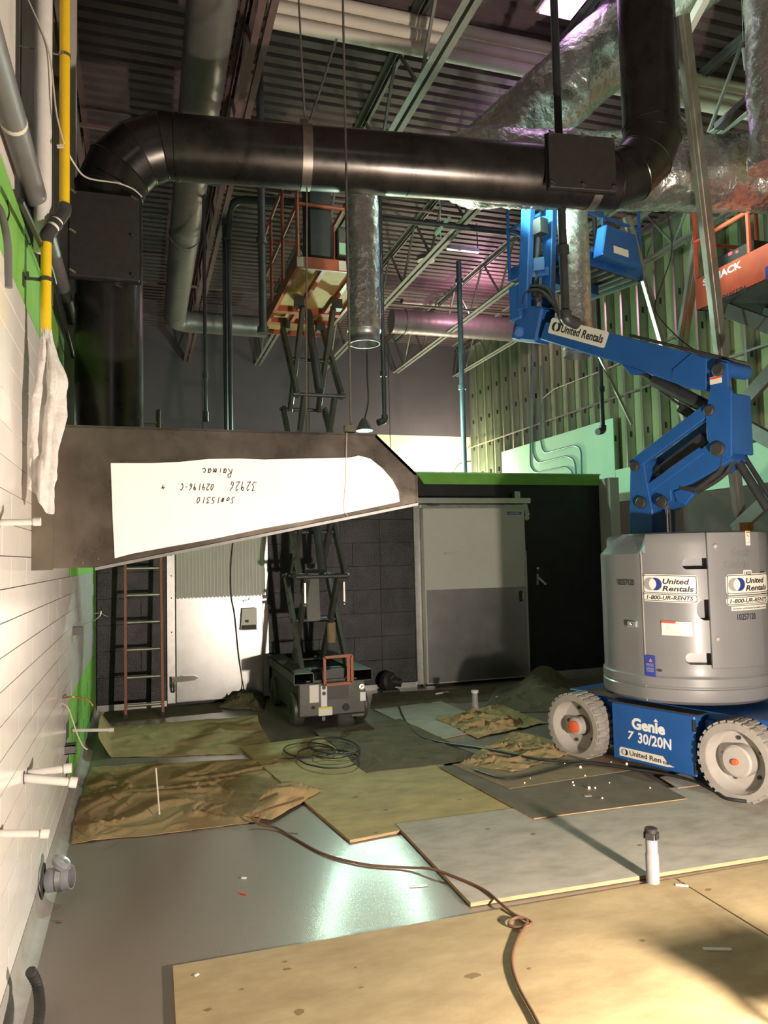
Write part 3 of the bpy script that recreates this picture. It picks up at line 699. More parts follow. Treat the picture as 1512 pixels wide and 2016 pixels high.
stub('pipe_stub', (142, 1438), (223, 1437), .012, 'thin white pipe with a fitting in front of the green board', .03)
for bx, lab in (((163, 1241), 'small grey box bracket on the tiles with wires above it'), ((150, 1472), 'small grey box bracket low on the green board')):
    p = PX(bx[0], bx[1], -.40); q = M(); q.lohi((-.475, p.y - .05, p.z - .028), (-.40, p.y - .044, p.z + .028)); q.lohi((-.475, p.y - .05, p.z + .022), (-.40, p.y + .04, p.z + .028)); q.lohi((-.475, p.y - .05, p.z - .028), (-.40, p.y + .04, p.z - .022)); q.lohi((-.475, p.y + .034, p.z - .028), (-.40, p.y + .04, p.z + .028))
    tag(q.build('wall_box', 'grey_pvc', sm=0), lab, 'box')
def wire(label, pts, m='wire_white', r=.004, name='electrical_wire'):
    q = M(); q.tube(spline(pts), r, 6); return tag(q.build(name, m), label, 'wire')
y_ = PX(124, 1374, WX).y
wire('stripped wires curling out of the tiles over the green board', [PX(122, 1374, WX), PY(142, 1372, y_), PY(168, 1376, y_), PY(178, 1382, y_), PY(183, 1390, y_)], 'copper', .0045)
wire('white wire drooping down from the tiles to the tarp', [PX(122, 1385, WX), PY(133, 1392, y_), PY(142, 1415, y_), PY(152, 1445, y_), PY(163, 1468, y_), PY(172, 1476, y_)])
y_ = PX(166, 1228, WX).y
wire('thin forked wires beside the grey box near the ladder', [PX(164, 1232, WX), PY(168, 1228, y_), PY(185, 1222, y_), PY(197, 1212, y_), PY(199, 1203, y_)], 'galv', .003)
wire('thin curled wire end in the corner by the ladder', [PY(185, 1208, 8.3), PY(197, 1207, 8.3), PY(205, 1211, 8.3), PY(213, 1214, 8.3)], 'galv', .003)
# drain rough-in in the cove and black hose
dr = thing('floor_drain_stub', 'clear capped drain stub with a metal strap poking out of the wall base', 'drain', (-.40, 4.1, 0))
p = PZ(130, 1745, .05)
c = M(); c.lathe([(.05, -.02), (.055, -.02), (.055, .09), (.05, .09), (.05, 0)], (p.x - .06, p.y, .09), (.95, -.25, .1), 24); c.build('drain_body', 'clear_plastic', dr)
c = M(); c.lathe([(.0, .08), (.035, .085), (.052, .07), (.045, .05)], (p.x - .06, p.y, .115), (.6, -.1, .75), 20); c.build('clear_cap', 'clear_plastic', dr)
c = M(); c.lathe([(.056, .03), (.06, .03), (.06, .055), (.056, .055)], (p.x - .06, p.y, .09), (.95, -.25, .1), 24, close=True); c.build('metal_strap', 'galv', dr)
c = M(); c.lathe([(.058, 0), (.085, 0), (.085, .006), (.058, .006)], (-.452, p.y - .01, .09), (1, 0, 0), 20, close=True); c.build('wall_hole', 'dark_cavity', dr)
c = M(); hp = [PX(60, 1912, -.38), PZ(72, 1935, .09), PZ(78, 1970, .06), PZ(76, 2010, .05), PZ(62, 2060, .04)]
sp = spline(hp, 10); c.tube(sp, [.017 + (.0025 if k % 2 else 0) for k in range(len(sp))], 12)
tag(c.build('corrugated_hose', 'rubber'), 'black corrugated hose curling out of the wall at the bottom left', 'hose')
# pin flag wire standing on the tarp
p = PZ(314, 1604, .02); q = PY(307, 1512, p.y); c = M(); c.tube([p, q], .005, 6)
tag(c.build('white_rod', 'white_pvc'), 'thin white rod standing up out of the left tarp', 'rod')
# ================================================================== OVERHEAD DUCTS
def spiral_duct(name, label, pts, r, m='spiral', joints=()):
    t = thing(name, label, 'duct', pts[0])
    P = [Vector(p) for p in pts]
    for a, e in zip(P, P[1:]):
        n = max(2, int((e - a).length / .045)); q = [a.lerp(e, k / n) for k in range(n + 1)]
        g = M(); g.tube(q, [r + (.0035 if k % 3 == 0 else 0) for k in range(n + 1)], 28); g.build('duct_length', m, t)
    for a, e, f in joints:
        p = P[a].lerp(P[e], f); d = (P[e] - P[a]).normalized()
        g = M(); g.lathe([(r, -.02), (r + .012, -.02), (r + .012, .02), (r, .02)], p, d, 28, close=True); g.build('joint_band', m, t)
    return t
sd0 = Vector((.45, 1.5, 5.38)); cx, cy = .46, 12.0
sc = Vector((.52, 11.9, 5.48))
t = spiral_duct('spiral_duct', 'grey spiral duct running away from the camera and turning right near the far wall', [sd0, sc], .168, 'spiral', [(0, 1, .56), (0, 1, .72)])
c = M(); c.tube(arc_pts([sc - (sc - sd0).normalized() * .05, sc + Vector((0, .5, 0)), sc + Vector((.55, .5, .0))], .5, 8), .172, 26); c.build('elbow', 'spiral', t)
c = M(); e0 = sc + Vector((.5, .5, 0)); c.tube([e0, (2.0, 12.4, 5.48)], .17, 26); c.build('duct_length', 'spiral', t)
e0 = PY(770, 632, 12.6); e1 = PY(1045, 652, 12.6)
t = spiral_duct('cross_duct', 'thick pinkish duct crossing under the joists near the stud wall', [e0, (6.9, 12.6, e1.z)], .215, 'spiral', [(0, 1, .1), (0, 1, .5)])
e0 = PY(790, 588, 13.0); e1 = PY(1000, 598, 13.0)
spiral_duct('cross_duct', 'farther thin mauve duct crossing behind the thick pinkish duct', [e0, (6.9, 13.0, e1.z)], .11, 'spiral', [(0, 1, .3), (0, 1, .6)])
e0 = PY(827, 405, 11); e1 = PY(838, 500, 11)
spiral_duct('duct_drop', 'short violet lit vertical duct drop among the joists', [(e1.x, 11, e1.z), (e1.x, 11, 6.3)], .14, 'spiral')
# three parallel pale pipes (storm drains)
for k, (a, e, lab) in enumerate((((520, 45), (1097, 140), 'lowest'), ((520, 20), (1097, 112), 'middle'), ((560, -8), (1097, 82), 'topmost'))):
    yy = 5.95; zz = PY(760, a[1] + (e[1] - a[1]) * .42, yy).z
    x0 = PY(528, 12, yy).x if k < 2 else PY(452, 5, yy).x
    g = M(); g.tube([(x0, yy, zz), (8.4, yy, zz)], .057, 20)
    tag(g.build('roof_drain_pipe', 'roof_drain'), '%s of the three parallel pale pipes crossing at the top' % lab, 'pipe')
# foil ducts
def foil_tube(name, label, pts, r, wob=.06, n=48, per=.035, parent=None, seedv=0., grp=None):
    P = []
    for a, e in zip(pts, pts[1:]):
        a = Vector(a); e = Vector(e); k = max(2, int((e - a).length / per)); P += [a.lerp(e, j / k) for j in range(k)]
    P.append(Vector(pts[-1]))
    def w(k, j, p):
        a = 2 * pi * j / n
        return 1 + wob * noise.noise((cos(a) * 1.3 + seedv, sin(a) * 1.3, k * per * 4)) + wob * .7 * abs(noise.noise((cos(a) * 2.2 + seedv, sin(a) * 2.2, k * per * 20))) + wob * .3 * noise.noise((cos(a) * 8, sin(a) * 8 + seedv, k * per * 24))
    g = M(); g.tube(P, r[:len(P)] if isinstance(r, list) else r, n, wob=w)
    return g, P
b0 = PD(1238, 60, 6.3); b1 = PD(985, 290, 6.6)
g, P = foil_tube('', '', [b0.lerp(b1, -.55), b1.lerp(b0, -.12)], .30, .06)
tag(g.build('foil_duct', 'foil', sm=70), 'big foil wrapped duct slanting down from the top right to the black duct', 'duct')
e0 = PD(700, 326, 5.8); e1 = PD(1530, 345, 6.25)
g, P = foil_tube('', '', [e0, e1], [.15 + .14 * min(1, max(0, (k - 14) / 12)) for k in range(200)], .10, seedv=3.)
tag(g.build('foil_duct', 'foil', sm=70), 'crinkled horizontal foil duct running just behind the black duct', 'duct')
def drop(px0, px1, y0, y1, d, label, r):
    p = PD(px0, y0, d); q = PD(px1, y1, d); q = Vector((p.x * .0 + q.x, q.y, q.z)); p = Vector((q.x, q.y, 4.86))
    t = thing('foil_drop', label, 'duct', q)
    g, P = foil_tube('', '', [q + Vector((0, 0, .10)), p], r, .045, 40, .03, seedv=px0 * .1); g.build('foil_sleeve', 'foil', t, sm=70)
    g = M(); g.lathe([(r * .86, 0), (r * .93, 0), (r * .93, .03), (r * .90, .035), (r * .90, .07), (r * .93, .075), (r * .93, .12), (r * .86, .12)], q, (0, 0, 1), 32, close=True); g.build('duct_collar', 'galv', t)
drop(715, 718, 400, 678, 5.85, 'left vertical foil wrapped duct drop with an open collar, beside the orange platform', .130)
drop(1136, 1138, 420, 702, 6.66, 'right vertical foil duct drop hanging behind the blue boom', .132)
# bundle of foil at far right edge
g, P = foil_tube('', '', [Vector((PD(1518, 60, 5.6).x, PD(1518, 60, 5.6).y, 6.34)), PD(1522, 330, 5.6)], .16, .12, seedv=7.)
tag(g.build('foil_duct', 'foil', sm=70), 'foil wrapped duct hanging down at the right edge of the view', 'duct')
# ================================================================== SPRINKLER PIPES, STRUTS, CABLES
def vpipe(name, label, bpx, tpx, d, r, m='black_pipe', cat='pipe', foot=None, coup=(), top=6.35):
    b0 = PD(bpx[0], bpx[1], d); e = PD(tpx[0], tpx[1], d); e = Vector((b0.x, b0.y, max(e.z, top)))
    t = thing(name, label, cat, b0)
    g = M(); g.tube([b0, e], r, 10); g.build('pipe', m, t)
    for z in coup:
        g = M(); zz = PD(bpx[0], z, d).z; g.tube([(b0.x, b0.y, zz - .03), (b0.x, b0.y, zz + .03)], r * 1.45, 10); g.build('coupling', m, t)
    if foot:
        g = M(); g.tube(arc_pts([b0 + Vector((0, 0, .06)), b0, b0 + Vector(foot)], .04), r * 1.5, 10); g.build('end_elbow', m, t)
    return t
vpipe('sprinkler_drop', 'thin black sprinkler drop ending in mid air left of the paired pipes', (405, 822), (400, 400), 7.6, .019, coup=(738,), foot=(.0, 0, -.04), top=6.35)
vpipe('sprinkler_drop', 'left of two black pipes side by side behind the hood', (446, 880), (441, 430), 9.0, .028, top=4.95)
vpipe('sprinkler_drop', 'right of two black pipes side by side behind the hood', (455, 880), (450, 430), 8.9, .028, top=4.95)
vpipe('sprinkler_drop', 'thick dark pipe drop ending beside the orange platform', (518, 655), (508, 0), 6.9, .037, coup=(470, 650), top=6.35)
vpipe('sprinkler_drop', 'black sprinkler drop with an elbow right of the left foil drop', (757, 828), (745, 400), 8.4, .026, foot=(-.08, -.02, -.03), coup=(735,), top=6.35)
vpipe('sprinkler_drop', 'black sprinkler drop with a hooked end in front of the mint boards', (1187, 848), (1165, 480), 8.6, .026, foot=(-.09, -.03, -.02), coup=(765,), top=6.35)
vpipe('sprinkler_drop', 'thick black pipe in front of the right foil drop, ending above the boom lettering', (1114, 628), (1076, 0), 5.5, .029, foot=(.11, .03, -.02), coup=(489, 620), top=6.35)
vpipe('strut_pole', 'long pale steel strut hanging from a trapeze down to the cooler roof', (915, 935), (903, 505), 9.8, .035, m='teal_strut', cat='strut', coup=(545, 760), top=5.35)
g = M(); 
a = PD(735, 428, 9.0); e = PD(1035, 462, 9.0)
g = M(); g.tube([a, e], .035, 10)
tag(g.build('sprinkler_main', 'black_pipe'), 'dark sprinkler main crossing between the foil drops', 'pipe')
g = M(); g.tube(arc_pts([PD(448, 470, 9.0), PD(452, 392, 9.0), PD(600, 400, 9.0)], .2), .05, 12); g.box(PD(446, 435, 9.0), (.1, .1, .12))
tag(g.build('sprinkler_main', 'black_pipe'), 'thick black pipe bend above the two paired pipes', 'pipe')
for k, (a, e, r) in enumerate((((430, 436), (515, 446), .016), ((196, 412), (322, 428), .012), ((178, 417), (322, 435), .012), ((430, 455), (530, 466), .014))):
    g = M(); g.tube([PD(*a, 9.4), PD(*e, 9.4)], r, 8)
    tag(g.build('conduit', 'galv'), ('bright thin conduit between the paired pipes and the thick pipe', 'upper of two short bright conduits left of the spiral duct', 'lower of two short bright conduits left of the spiral duct', 'dull conduit just below the bright conduit near the paired pipes')[k], 'conduit')
a = PD(880, 487, 9.8); e = PD(943, 494, 9.8)
g = M(); g.bar(a, e, .06, .05); g.bar(PD(938, 440, 9.8), PD(941, 498, 9.8), .012, .012)
tag(g.build('trapeze_strut', 'galv', sm=0), 'bright horizontal trapeze strut at the top of the pale pole', 'strut')
a = PD(857, 462, 9.0); e = PD(886, 428, 9.0)
g = M(); g.bar(a, e, .05, .03); g.bar(PD(868, 475, 9.0), Vector((PD(868, 475, 9.0).x, PD(868, 475, 9.0).y, 6.35)), .008, .008)
tag(g.build('slotted_bracket', 'mintboard', sm=0), 'small slotted bracket coloured green for the light on it, beside the bottom chord', 'bracket')  # mint material stands in for green light falling on the bracket
g = M(); a = PD(668, 60, 6.4); e = PD(610, 238, 6.4); g.tube([a, e], .010, 8); 
tag(g.build('conduit', 'galv'), 'bright straight conduit slanting beside the long threaded rod', 'conduit')
L2_ = Vector((2.70, 9.12, 3.165))
g = M(); g.tube(spline([Vector((2.66, 9.12, 6.35)), PD(716, 640, 9.45), PD(722, 690, 9.45), PD(723, 740, 9.45), PD(725, 790, 9.45), L2_ + Vector((0, 0, .17))]), .010, 6)
tag(g.build('lamp_cord', 'cord_black'), 'black cord holding the bright lamp over the cooler', 'cord')
# lamps as seen
L2 = Vector((2.70, 9.12, 3.165))
t = thing('hanging_lamp', 'glowing white lamp seen just over the top edge of the hood', 'lamp', L2)
g = M(); g.lathe([(.03, .2), (.05, .17), (.11, .05), (.1, .04)], L2 + Vector((0, 0, .0)), (0, 0, 1), 20); g.build('lamp_shade', 'galv', t)
g = M(); g.ball(L2 + Vector((0, 0, -.09)), .085, 12, sc=(1, 1, .35)); g.build('bulb', 'lamp_mint', t)
L4 = PZ(1118, 18, 6.12)
t = thing('violet_lamp', 'glaring violet lamp between the joists at the top', 'lamp', L4)
g = M(); g.box(L4 + Vector((0, 0, .12)), (.34, .45, .04)); g.build('housing', 'white_wall', t, sm=0)
g = M(); g.box(L4 + Vector((0, 0, .085)), (.3, .4, .02)); g.build('diffuser', 'lamp_violet', t, sm=0)
p = PD(1368, 22, 5.9)
g = M(); g.bar(PD(1392, -12, 5.9), PD(1345, 75, 6.0), .09, .05); 
tag(g.build('channel_bracket', 'white_wall', sm=0), 'pale channel bracket lit pink at the top right beside the riser', 'bracket')
# ================================================================== STEEL STUD BRACES NEAR THE RIGHT WALL
def cstud(label, a, e, w=.10, h=.045, m='stud_steel', up=(0, -1, 0)):
    a = Vector(a); e = Vector(e); d = (e - a).normalized(); u = Vector(up); x = d.cross(u).normalized(); u = x.cross(d).normalized()
    g = M(); g.bar(a, e, w, .004, u)
    for sg in (-1, 1): g.bar(a + x * sg * (w / 2) - u * h / 2, e + x * sg * (w / 2) - u * h / 2, .004, h, u)
    g.bar(a + u * .004, e + u * .004, w * .25, .006, u)
    return tag(g.build('steel_stud', m, sm=0), label, 'stud')
a = PD(1347, 28, 5.35); e = PD(1428, 735, 6.35); e2 = a.lerp(e, a.z / (a.z - e.z))
cstud('leaning dusty steel stud crossing in front of the orange platform lettering', a, e2, .105)
a = PD(1236, 425, 7.6); e = PD(1365, 870, 8.0)
cstud('long diagonal galvanised stud behind the blue boom', a, e, .07)
a = PD(1392, 380, 7.5); e = PD(1338, 720, 7.6)
cstud('dark diagonal stud leaning the other way left of the orange lift', a, e, .11)
a = PD(1105, 540, 8.6); e = PD(1245, 835, 8.6)
cstud('thin bright diagonal brace behind the foil drop', a, e, .03, .02)
a = PD(1330, 232, 6.2); e = PD(1515, 160, 5.9)
g = M(); g.bar(PD(1415, 250, 6.3), PD(1512, 165, 5.7), .09, .05); g.box(PD(1460, 215, 6.0), (.06, .02, .03))
tag(g.build('trapeze_channel', 'steel_dark', sm=0), 'dark sloping channel below the pale pipes at the right', 'strut')
for k, px in enumerate((1463, 1483)):
    g = M(); g.tube([PD(px, 75 + 20 * (1 - k), 5.9), PD(px + 5, 138, 5.9)], .012, 8); g.tube([PD(px - 3, -20, 5.9), PD(px, 80, 5.9)], .003, 5)
    tag(g.build('hanger_sleeve', 'galv'), '%s of two bright hanger sleeves above the pale pipes at the right' % ('left', 'right')[k], 'hanger')
g = M(); g.tube(spline([PD(1300, 390, 7), PD(1318, 440, 7), PD(1322, 500, 7), PD(1303, 560, 7), PD(1290, 610, 7), PD(1330, 660, 7), PD(1368, 690, 7)]), .006, 6)
tag(g.build('loose_cable', 'cord_black'), 'loose dark cable looping down in front of the studs', 'cable')
SX0_ = 5.03
g = M(); g.tube(spline([PX(1403, 585, SX0_), PX(1405, 630, SX0_ - .02), PX(1412, 705, SX0_ - .04)]), .008, 6)
tag(g.build('loose_cable', 'cord_black'), 'short dark cable hanging down to the boom beside the leaning stud', 'cable')
# conduits on the mint boards
XM = XR - .032
def RX(px, py): return PX(px, py, XM)
for k, (pts, lab) in enumerate((([(1064, 720), (1064, 870), (1071, 893), (1132, 876), (1144, 884), (1145, 935)], 'upper bent conduit on the mint boards, ending at the cooler roof'),
                               ([(1050, 640), (1049, 895), (1059, 912), (1116, 897), (1132, 906), (1134, 935)], 'middle bent conduit on the mint boards'),
                               ([(1044, 700), (1044, 920), (1054, 931), (1114, 918), (1126, 928), (1127, 938)], 'lowest bent conduit on the mint boards'))):
    p = [RX(*q) for q in pts]; g = M(); g.tube(arc_pts(p, .12), .013, 8); tag(g.build('bent_conduit', 'teal_strut'), lab, 'conduit')
g = M(); g.tube(arc_pts([RX(1066, 860), RX(1068, 785), RX(1090, 766), RX(1210, 720), RX(1330, 660)], .1), .012, 8)
tag(g.build('flexible_conduit', 'galv'), 'thin flexible conduit rising across the studs behind the boom', 'conduit')
g = M(); g.tube(arc_pts([PY(884, 940, 15.58), PY(905, 912, 15.58), PY(932, 908, 15.58)], .1), .014, 8)
tag(g.build('bent_conduit', 'galv'), 'short bent conduit at the far corner above the cooler roof', 'conduit')
g = M(); 
p = PY(311, 835, 5.9); q = PY(311, 808, 5.9)
g = M(); g.tube([(p.x, 5.9, 2.238), q], .016, 10, i=0); g.tube([(p.x - .1, 5.9, p.z + .01), (p.x, 5.9, p.z + .01)], .014, 10, i=1)
tag(g.build('pipe_tee', ['kraft', 'white_pvc']), 'short capped pipe tee peeking over the hood behind the duct riser', 'pipe')
# ================================================================== SCISSOR LIFT (grey, orange platform)
LX = 1.75; LY0, LY1 = 7.15, 8.72
sl = thing('scissor_lift', 'dark grey scissor lift with a raised orange platform near the cooler doors', 'scissor lift', (LX, 7.9, 0))
g = M(); g.lohi((LX - .33, LY0 + .03, .10), (LX + .33, LY1 - .02, .42)); g.build('chassis', 'lift_grey', sl, bevel=.012, sm=0)
for sx in (-1, 1):
    g = M(); x = LX + sx * .29; w = .095; zz = .42
    for a, e in (((x - w, zz), (x + w, zz + .006)), ((x - w, zz + .10), (x + w, zz + .106)), ((x - w, zz), (x - w + .006, zz + .106)), ((x + w - .006, zz), (x + w, zz + .106))):
        g.lohi((a[0], LY0 - .03, a[1]), (e[0], LY1, e[1]))
    g.build('fork_pocket', 'lift_grey', sl, sm=0)
g = M(); g.lohi((LX - .25, LY0 + .05, .42), (LX + .25, LY1 - .1, .44)); g.build('deck_plate', 'lift_dark', sl, sm=0)
def wheel(par, c, ax, r, w, mt='lift_grey', mr='lift_dark', name='wheel'):
    g = M(); g.lathe([(r * .35, -w / 2), (r * .92, -w / 2), (r, -w / 2 + .012), (r, w / 2 - .012), (r * .92, w / 2), (r * .35, w / 2)], c, ax, 32)
    o = g.build(name, mt, par)
    g = M(); g.lathe([(r * .34, w * .5), (r * .34, w * .515), (r * .15, w * .53), (r * .12, w * .6), (0, w * .6)], c, ax, 16); g.build('hub', mr, o)
    g = M(); g.box(Vector(c) + Vector(ax) * (w / 2 + .001), (.01, .05, .06) if abs(ax[0]) > .5 else (.05, .01, .06)); g.build('hub_slot', 'lift_dark', o, sm=0)
for sx in (-1, 1):
    for y in (LY0 + .22, LY1 - .25): wheel(sl, (LX + sx * .315, y, .155), (sx, 0, 0), .155, .11)
F = LY0 + .03
def pl(name, m, x0, x1, z0, z1, d=.004, par=None):
    q = M(); q.lohi((LX + x0, F - d, z0), (LX + x1, F + .002, z1)); return q.build(name, m, par or sl, sm=0)
pl('control_recess', 'lift_dark', -.04, .16, .25, .40, .006)
pl('paper_label', 'sticker', -.225, -.135, .235, .40)
pl('switch_plate', 'white_ink', -.115, -.055, .19, .385)
o = pl('warning_label', 'sticker', -.14, -.005, .105, .185); pl('yellow_strip', 'yellow_label', -.14, -.005, .168, .186, .005, o)
pl('white_label', 'white_ink', .275, .33, .215, .30)
for x, z, r, m in ((-.085, .37, .018, 'steel_dark'), (-.085, .315, .018, 'steel_dark'), (-.19, .19, .017, 'rubber'), (.295, .35, .03, 'alu'), (.13, .17, .035, 'rubber')):
    q = M(); q.lathe([(0, 0), (r, 0), (r, .01), (r * .6, .012), (0, .008)], (LX + x, F - .002, z), (0, -1, 0), 14); q.build('round_knob', m, sl)
g = M(); g.bar((LX + .18, F - .02, .09), (LX + .3, F - .02, .09), .02, .025); g.build('tie_down', 'chrome', sl, sm=0)
g = M(); g.lohi((LX - .11, F - .02, .06), (LX - .08, F, .10)); g.build('tie_down', 'chrome', sl, sm=0)
g = M()
for a, e in (((-.085, .40), (-.085, .66)), ((.185, .405), (.185, .665)), ((-.085, .40), (.185, .405)), ((-.085, .66), (.185, .665))):
    g.bar((LX + a[0], F - .05, a[1]), (LX + e[0], F - .05, e[1]), .025, .02, (0, 1, 0))
g.bar((LX + .155, F - .03, .41), (LX + .155, F - .03, .65), .03, .004, (0, 1, 0)); g.build('orange_guard', 'lift_orange', sl, sm=0)
q = M(); q.lohi((LX - .08, F + .06, .43), (LX + .15, F + .2, .52)); q.build('battery_cover', 'lift_dark', sl, sm=0)
# scissor stack: five levels of crossed arms in the length direction
ZB, ZT, NL = .50, 4.20, 4
hh = (ZT - ZB) / NL; ya, yb_ = LY0 + .34, LY1 - .45
for k in range(NL):
    z0 = ZB + k * hh; z1 = z0 + hh
    for sx in (-1, 1):
        for inn, (p, q) in ((0, ((ya, z0), (yb_, z1))), (1, ((yb_, z0), (ya, z1)))):
            x = LX + sx * (.235 - inn * .075)
            g = M(); g.bar((x, p[0], p[1]), (x, q[0], q[1]), .042, .105); ar = g.build('scissor_arm', 'lift_grey', sl, bevel=.004, sm=0)
            g = M()
            for f in (.2, .32, .68, .8):
                c0 = Vector((x + sx * .0215, p[0] + (q[0] - p[0]) * f, p[1] + (q[1] - p[1]) * f)); g.lathe([(0, 0), (.022, 0), (.022, .002), (0, .002)], c0, (sx, 0, 0), 10)
            g.build('lightening_hole', 'rubber', ar, sm=0)
    for y in (ya, yb_):
        g = M(); g.tube([(LX - .275, y, z0), (LX + .275, y, z0)], .02, 10); g.build('pivot_tube', 'steel_dark', sl)
    g = M(); ym = (ya + yb_) / 2; zm = (z0 + z1) / 2; g.tube([(LX - .265, ym, zm), (LX + .265, ym, zm)], .024, 10); g.build('pivot_tube', 'steel_dark', sl)
    if k in (1, 3):
        g = M(); g.tube([(LX, ya + .02, z0 + .05), (LX, ym + .1, z1 + .1)], .045, 12); g.build('lift_cylinder', 'lift_dark', sl)
for sx in (-1, 1):
    g = M(); z = ZB + hh; g.bar((LX + sx * .2, ya - .06, z - .06), (LX + sx * .2, ya - .06, z - .26), .018, .018); g.ball((LX + sx * .2, ya - .06, z - .28), .024, 8); g.build('safety_prop', 'strap_steel', sl)
g = M(); g.bar((LX - .02, ym, .95), (LX - .02, ym + .05, 1.55), .14, .05); g.build('centre_plate', 'lift_grey', sl, sm=0)
g = M(); g.tube([(LX + .1, ya + .1, .75), (LX + .1, ya + .1, .95)], .045, 12); g.build('oil_filter', 'brass' if 'brass' in MT else 'kraft', sl)
# platform
PZ0 = 4.30; py0, py1 = 6.72, 8.80
pf = M(); pf.lohi((LX - .375, py0, PZ0 + .03), (LX + .375, py1, PZ0 + .05)); pfo = pf.build('platform_deck', 'deck_ply', sl, sm=0)
for a, e in (((LX - .385, py0 - .01, PZ0 - .02), (LX - .35, py1 + .01, PZ0 + .09)), ((LX + .35, py0 - .01, PZ0 - .02), (LX + .385, py1 + .01, PZ0 + .09)), ((LX - .385, py0 - .012, PZ0 - .02), (LX + .385, py0 + .01, PZ0 + .09)), ((LX - .385, py1 - .01, PZ0 - .02), (LX + .385, py1 + .012, PZ0 + .09))):
    g = M(); g.lohi(a, e); g.build('platform_beam', 'lift_orange', sl, sm=0)
for y in (7.95, 8.35):
    g = M(); g.lohi((LX - .37, y, PZ0 - .02), (LX + .37, y + .09, PZ0 + .03)); g.build('cross_beam', 'lift_orange', sl, sm=0)
for x in (-.13, .17):
    g = M(); g.lohi((LX + x, py0, PZ0 - .01), (LX + x + .04, py1, PZ0 + .03)); g.build('deck_rail', 'lift_orange', sl, sm=0)
for sx in (-1, 1):
    for y in (ya, yb_):
        g = M(); g.box((LX + sx * .2, y, ZT + .03), (.09, .11, .1)); g.build('arm_shoe', 'lift_dark', sl, sm=0)
for x0, x1 in ((-.375, -.315), (.02, .26)):
    g = M(); g.lohi((LX + x0, py0 - .016, PZ0 - .01), (LX + x1, py0 - .011, PZ0 + .08)); g.build('platform_label', 'sticker', sl, sm=0)
def rail(p, q, r=.018, m='lift_orange'):
    g = M(); g.tube([p, q], r, 8); g.build('guard_rail', m, sl)
zt = PZ0 + 1.1
for x in (-.36, .36):
    for y in (py0 + .02, 7.5, 8.2, py1 - .02): rail((LX + x, y, PZ0 + .09), (LX + x, y, zt))
    rail((LX + x, py0 + .02, zt), (LX + x, py1 - .02, zt)); rail((LX + x, py0 + .02, PZ0 + .6), (LX + x, py1 - .02, PZ0 + .6))
for y in (py0 + .02, py1 - .02):
    rail((LX - .36, y, zt), (LX + .36, y, zt)); rail((LX - .36, y, PZ0 + .6), (LX + .36, y, PZ0 + .6))
g = M(); g.lohi((LX + .02, py0 + .0, PZ0 + .14), (LX + .16, py0 + .12, PZ0 + .42)); g.build('control_box', 'lift_grey', sl, bevel=.01, sm=0)
g = M(); g.lohi((LX + .03, py0 - .006, PZ0 + .15), (LX + .13, py0 - .001, PZ0 + .26)); g.build('mint_light_patch', 'mintboard', sl, sm=0)  # mint patch paints the green lamp light on the control box
g = M(); g.lohi((LX - .25, py0 + .05, PZ0 + .12), (LX - .02, py0 + .32, PZ0 + .95)); 
tag(g.build('tool_bag', 'box_black', bevel=.02, sm=0), 'tall dark tool bag standing on the orange platform', 'bag')
# ================================================================== BOOM LIFT (blue and grey)
GO = Vector((3.92, 4.81, 0)); ga = Vector((.295, -.9555, 0)); gbv = Vector((.9555, .295, 0)); GRZ = atan2(ga.y, ga.x)
boom = thing('boom_lift', 'blue and grey articulating boom lift parked at the right', 'boom lift', GO, GRZ)
def loc(P): d = P - GO; return Vector((d.dot(ga), d.dot(gbv), d.z))
def GL(px, py, y0):
    v = ray(px, py); e = EYE - GO; t = (y0 - e.dot(gbv)) / v.dot(gbv); return loc(EYE + v * t)
def GP(pts, y0): return [(q.x, q.z) for q in (GL(a, e, y0) for a, e in pts)]
EX, EZ = (1, 0, 0), (0, 0, 1)
def slab(name, pts, y0, y1, m, par=None, bevel=.006, px=True):
    poly = GP(pts, y0) if px else pts
    q = M(); q.prism(poly, (0, y0, 0), EX, EZ, -(y1 - y0)); return q.build(name, m, par or boom, bevel=bevel, sm=0)
